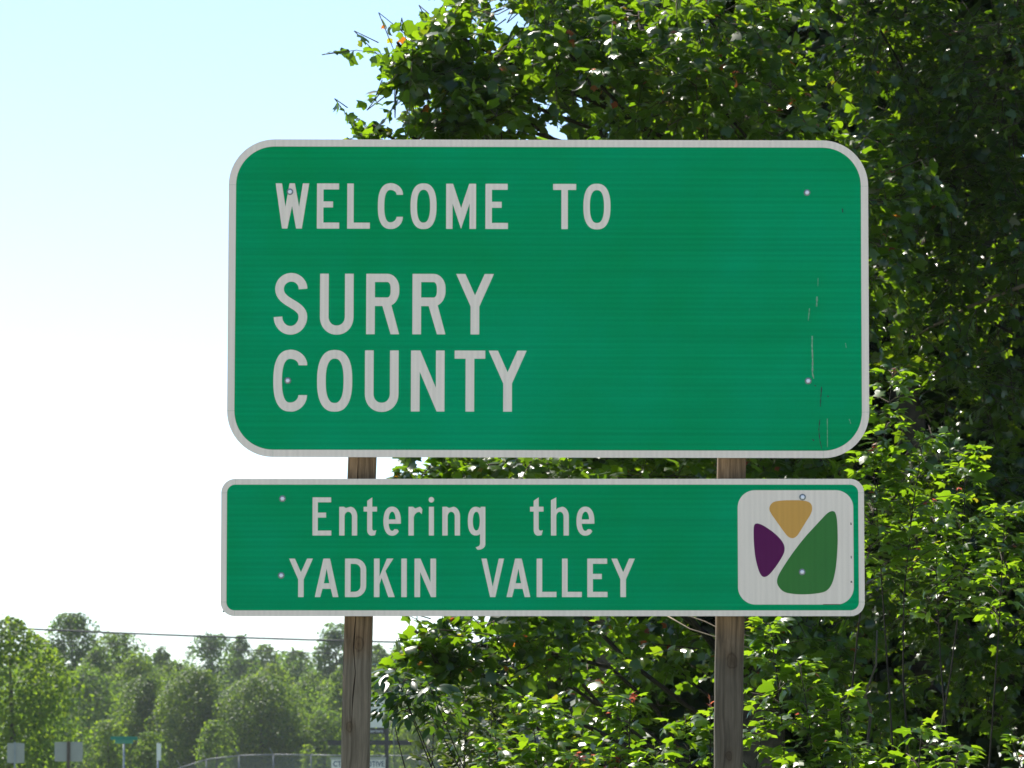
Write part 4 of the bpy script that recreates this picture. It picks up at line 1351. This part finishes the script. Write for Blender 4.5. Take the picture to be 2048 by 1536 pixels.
# chain link fence with outriggers
fm, nt, bs, L = new_mat('chain_link_mesh')
tc = N_(nt, 'ShaderNodeTexCoord')
mp = N_(nt, 'ShaderNodeMapping')
mp.inputs['Rotation'].default_value = (0, R(45), 0)
L(tc.outputs['Object'], mp.inputs['Vector'])
sx = N_(nt, 'ShaderNodeSeparateXYZ')
L(mp.outputs[0], sx.inputs[0])
fac = []
for ax in ('X', 'Z'):
    ml = N_(nt, 'ShaderNodeMath', operation='MULTIPLY')
    ml.inputs[1].default_value = 17.0
    L(sx.outputs[ax], ml.inputs[0])
    fr = N_(nt, 'ShaderNodeMath', operation='FRACT')
    L(ml.outputs[0], fr.inputs[0])
    lt = N_(nt, 'ShaderNodeMath', operation='LESS_THAN')
    lt.inputs[1].default_value = .17
    L(fr.outputs[0], lt.inputs[0])
    fac.append(lt)
mxm = N_(nt, 'ShaderNodeMath', operation='MAXIMUM')
L(fac[0].outputs[0], mxm.inputs[0])
L(fac[1].outputs[0], mxm.inputs[1])
tr = N_(nt, 'ShaderNodeBsdfTransparent')
ms = N_(nt, 'ShaderNodeMixShader')
bs.inputs['Base Color'].default_value = (.16, .165, .165, 1)
bs.inputs['Roughness'].default_value = .5
L(mxm.outputs[0], ms.inputs[0])
L(tr.outputs[0], ms.inputs[1])
L(bs.outputs[0], ms.inputs[2])
L(ms.outputs[0], nt.nodes['Material Output'].inputs['Surface'])
FENCEPIPE = plain('fence_pipe', (0.17, 0.18, 0.19), .6, .1)
DF = 335.0
fpts = [(300, 1565), (362, 1535), (413, 1519), (478, 1511), (547, 1509), (622, 1510), (692, 1511), (765, 1511), (840, 1512), (915, 1513)]
fp = [pt(u, v, DF) for u, v in fpts]
fence = empty('chain_link_fence', (fp[4].x, DF, ground_z(DF)), 'grey chain link fence with angled arms in front of the pear trees', 'fence')
off = inv(fence)
FH = 2.1
mb = MB()
for a, b in zip(fp, fp[1:]):
    n = len(mb.v)
    mb.v += [a, b, b - Vector((0, 0, FH)), a - Vector((0, 0, FH))]
    mb.f.append((n, n + 1, n + 2, n + 3))
o = mb.build('wire_mesh', fm, fence, off=off + Vector((0, .06, 0)))
o['kind'] = 'stuff'
for p in fp:
    mb = MB()
    mb.tube([p - Vector((0, 0, FH + .4)), p + Vector((0, 0, .02))], .05, 8)
    mb.build('fence_post', FENCEPIPE, fence, True, off)
    mb = MB()
    mb.tube([p, p + Vector((-.30, -.1, .50))], .022, 6)
    mb.build('outrigger', FENCEPIPE, fence, True, off)
for a, b in zip(fp, fp[1:]):
    mb = MB()
    mb.tube([a, b], .045, 6)
    mb.build('top_rail', FENCEPIPE, fence, True, off)


# business sign and banner
def text_mesh(txt, w, h):
    cu = bpy.data.curves.new('txt', 'FONT')
    cu.body = txt
    cu.extrude = .004
    cu.offset = .022
    tmp = bpy.data.objects.new('tmp', cu)
    COL.objects.link(tmp)
    me = bpy.data.meshes.new_from_object(tmp.evaluated_get(bpy.context.evaluated_depsgraph_get()))
    bpy.data.objects.remove(tmp)
    bpy.data.curves.remove(cu)
    me.materials.clear()
    co = np.empty(len(me.vertices) * 3, dtype=np.float32)
    me.vertices.foreach_get('co', co)
    co = co.reshape(-1, 3)
    mn, mxx = co.min(0), co.max(0)
    co = (co - mn) / (mxx - mn)
    out = np.stack([co[:, 0] * w, -co[:, 2] * .012, co[:, 1] * h], 1)
    me.vertices.foreach_set('co', out.astype(np.float32).ravel())
    me.update()
    return me


DB = 290.0
B = lambda u, v: pt(u, v, DB)
bsn = empty('business_sign', (B(772, 1500).x, DB, ground_z(DB)), 'dark framed business sign with white board and crossbeam half hidden by the cracked post', 'sign')
off = inv(bsn)


def slab(name, u0, u1, v0, v1, y, th, mat, parent, off, d=None):
    dd = d or DB
    a, b = pt(u0, v1, dd), pt(u1, v0, dd)
    mb = MB()
    mb.box(((a.x + b.x) / 2, dd + y, (a.z + b.z) / 2), (b.x - a.x, th, b.z - a.z))
    return mb.build(name, mat, parent, off=off)


for u in (690, 773.5):
    a = B(u, 1450)
    mb = MB()
    mb.box((a.x, DB, (a.z + ground_z(DB)) / 2), (.26, .26, a.z - ground_z(DB)))
    mb.build('upright', DARKFRAME, bsn, off=off)
slab('white_board', 695, 769, 1396, 1455, 0, .10, BOARDWHITE, bsn, off)
slab('name_strip', 695, 769.5, 1456, 1468, -.02, .12, DARKFRAME, bsn, off)
slab('crossbeam', 656, 824, 1480.5, 1490.5, -.16, .12, DARKFRAME, bsn, off)
a = B(709, 1465)
o = link('lettering', text_mesh('Cars Interiors', 57 * DB / FPX, 6.6 * DB / FPX), bsn, LETTERPALE)
o.location = off + Vector((a.x, DB - .085, a.z))

DBN = 280.0
p0 = pt(716, 1540, DBN)
ban = empty('banner_board', (p0.x, DBN, ground_z(DBN)), 'white board with blue CT AUTOMOTIVE lettering under the dark crossbeam', 'sign')
off = inv(ban)
slab('board', 662.5, 770.5, 1519.5, 1552, 0, .05, BOARDWHITE, ban, off, DBN)
slab('top_trim', 660, 772, 1514.5, 1519.3, 0, .12, GREYPAINT, ban, off, DBN)
for u in (666, 767):
    a = pt(u, 1553, DBN)
    mb = MB()
    mb.box((a.x, DBN + .06, (a.z + ground_z(DBN)) / 2), (.09, .06, a.z - ground_z(DBN)))
    mb.build('leg', POSTGREY, ban, off=off)
a = pt(666.5, 1533.5, DBN)
o = link('lettering', text_mesh('CT AUTOMOTIVE', 102 * DBN / FPX, 11.5 * DBN / FPX), ban, LETTERBLUE)
o.location = off + Vector((a.x, DBN - .027, a.z))
a, b = pt(788, 1600, 270), pt(788, 1452, 270)
mb = MB()
mb.tube([Vector((a.x, 270, ground_z(270))) - a, b - a], .035, 6)
o = mb.build('slim_pole', plain('dull_green_pole', (.05, .08, .05), .6), None, True)
o.location = a
tag(o, 'slim dark pole standing just beside the business sign upright', 'pole')


# overhead cables
def wire(label, pts, d, r, name='overhead_cable'):
    us = np.array([p[0] for p in pts], float)
    vs = np.array([p[1] for p in pts], float)
    cf = np.polyfit(us, vs, min(2, len(pts) - 1))
    path = [pt(u, float(np.polyval(cf, u)), d) for u in np.linspace(-500, 1300, 40)]
    p0 = path[0]
    mb = MB()
    mb.tube([p - p0 for p in path], r, 5)
    o = mb.build(name, CABLE, None, True)
    o.location = p0
    tag(o, label, 'cable', 'overhead cables crossing the skyline')


CABLE = plain('cable_sheath', (0.035, 0.04, 0.045), 0.6)
wire('thick dark cable sagging across the tops of the far trees', [(0, 1255), (340, 1270), (690, 1281.5)], 240, .055)
wire('thinner cable just below the thick dark one', [(0, 1275), (300, 1291), (690, 1308)], 245, .020)
wire('faint thin wire a little above the far trees, lowest of the pale wires', [(0, 1202), (440, 1225)], 230, .0045)
wire('uppermost faint thin wire in the pale sky beside the lower panel', [(0, 1060), (440, 1091)], 225, .0045)
wire('faint thin wire second from the top in the pale sky', [(0, 1072), (440, 1103)], 226, .0045)

# ------------------------------------------------------------------ haze
HAZE = 0.00009
hm = bpy.data.materials.new('haze')
hm.use_nodes = True
hn = hm.node_tree
for n in list(hn.nodes):
    if n.type != 'OUTPUT_MATERIAL': hn.nodes.remove(n)
pv = hn.nodes.new('ShaderNodeVolumePrincipled')
pv.inputs['Color'].default_value = (.86, .92, 1.0, 1)
pv.inputs['Density'].default_value = HAZE
pv.inputs['Anisotropy'].default_value = 0.2
hn.links.new(pv.outputs[0], hn.nodes['Material Output'].inputs['Volume'])
mb = MB()
mb.box((0, 200, 17), (2700, 2900, 36))
tag(mb.build('haze', hm), kind='stuff', label='thin pale summer haze in the air')
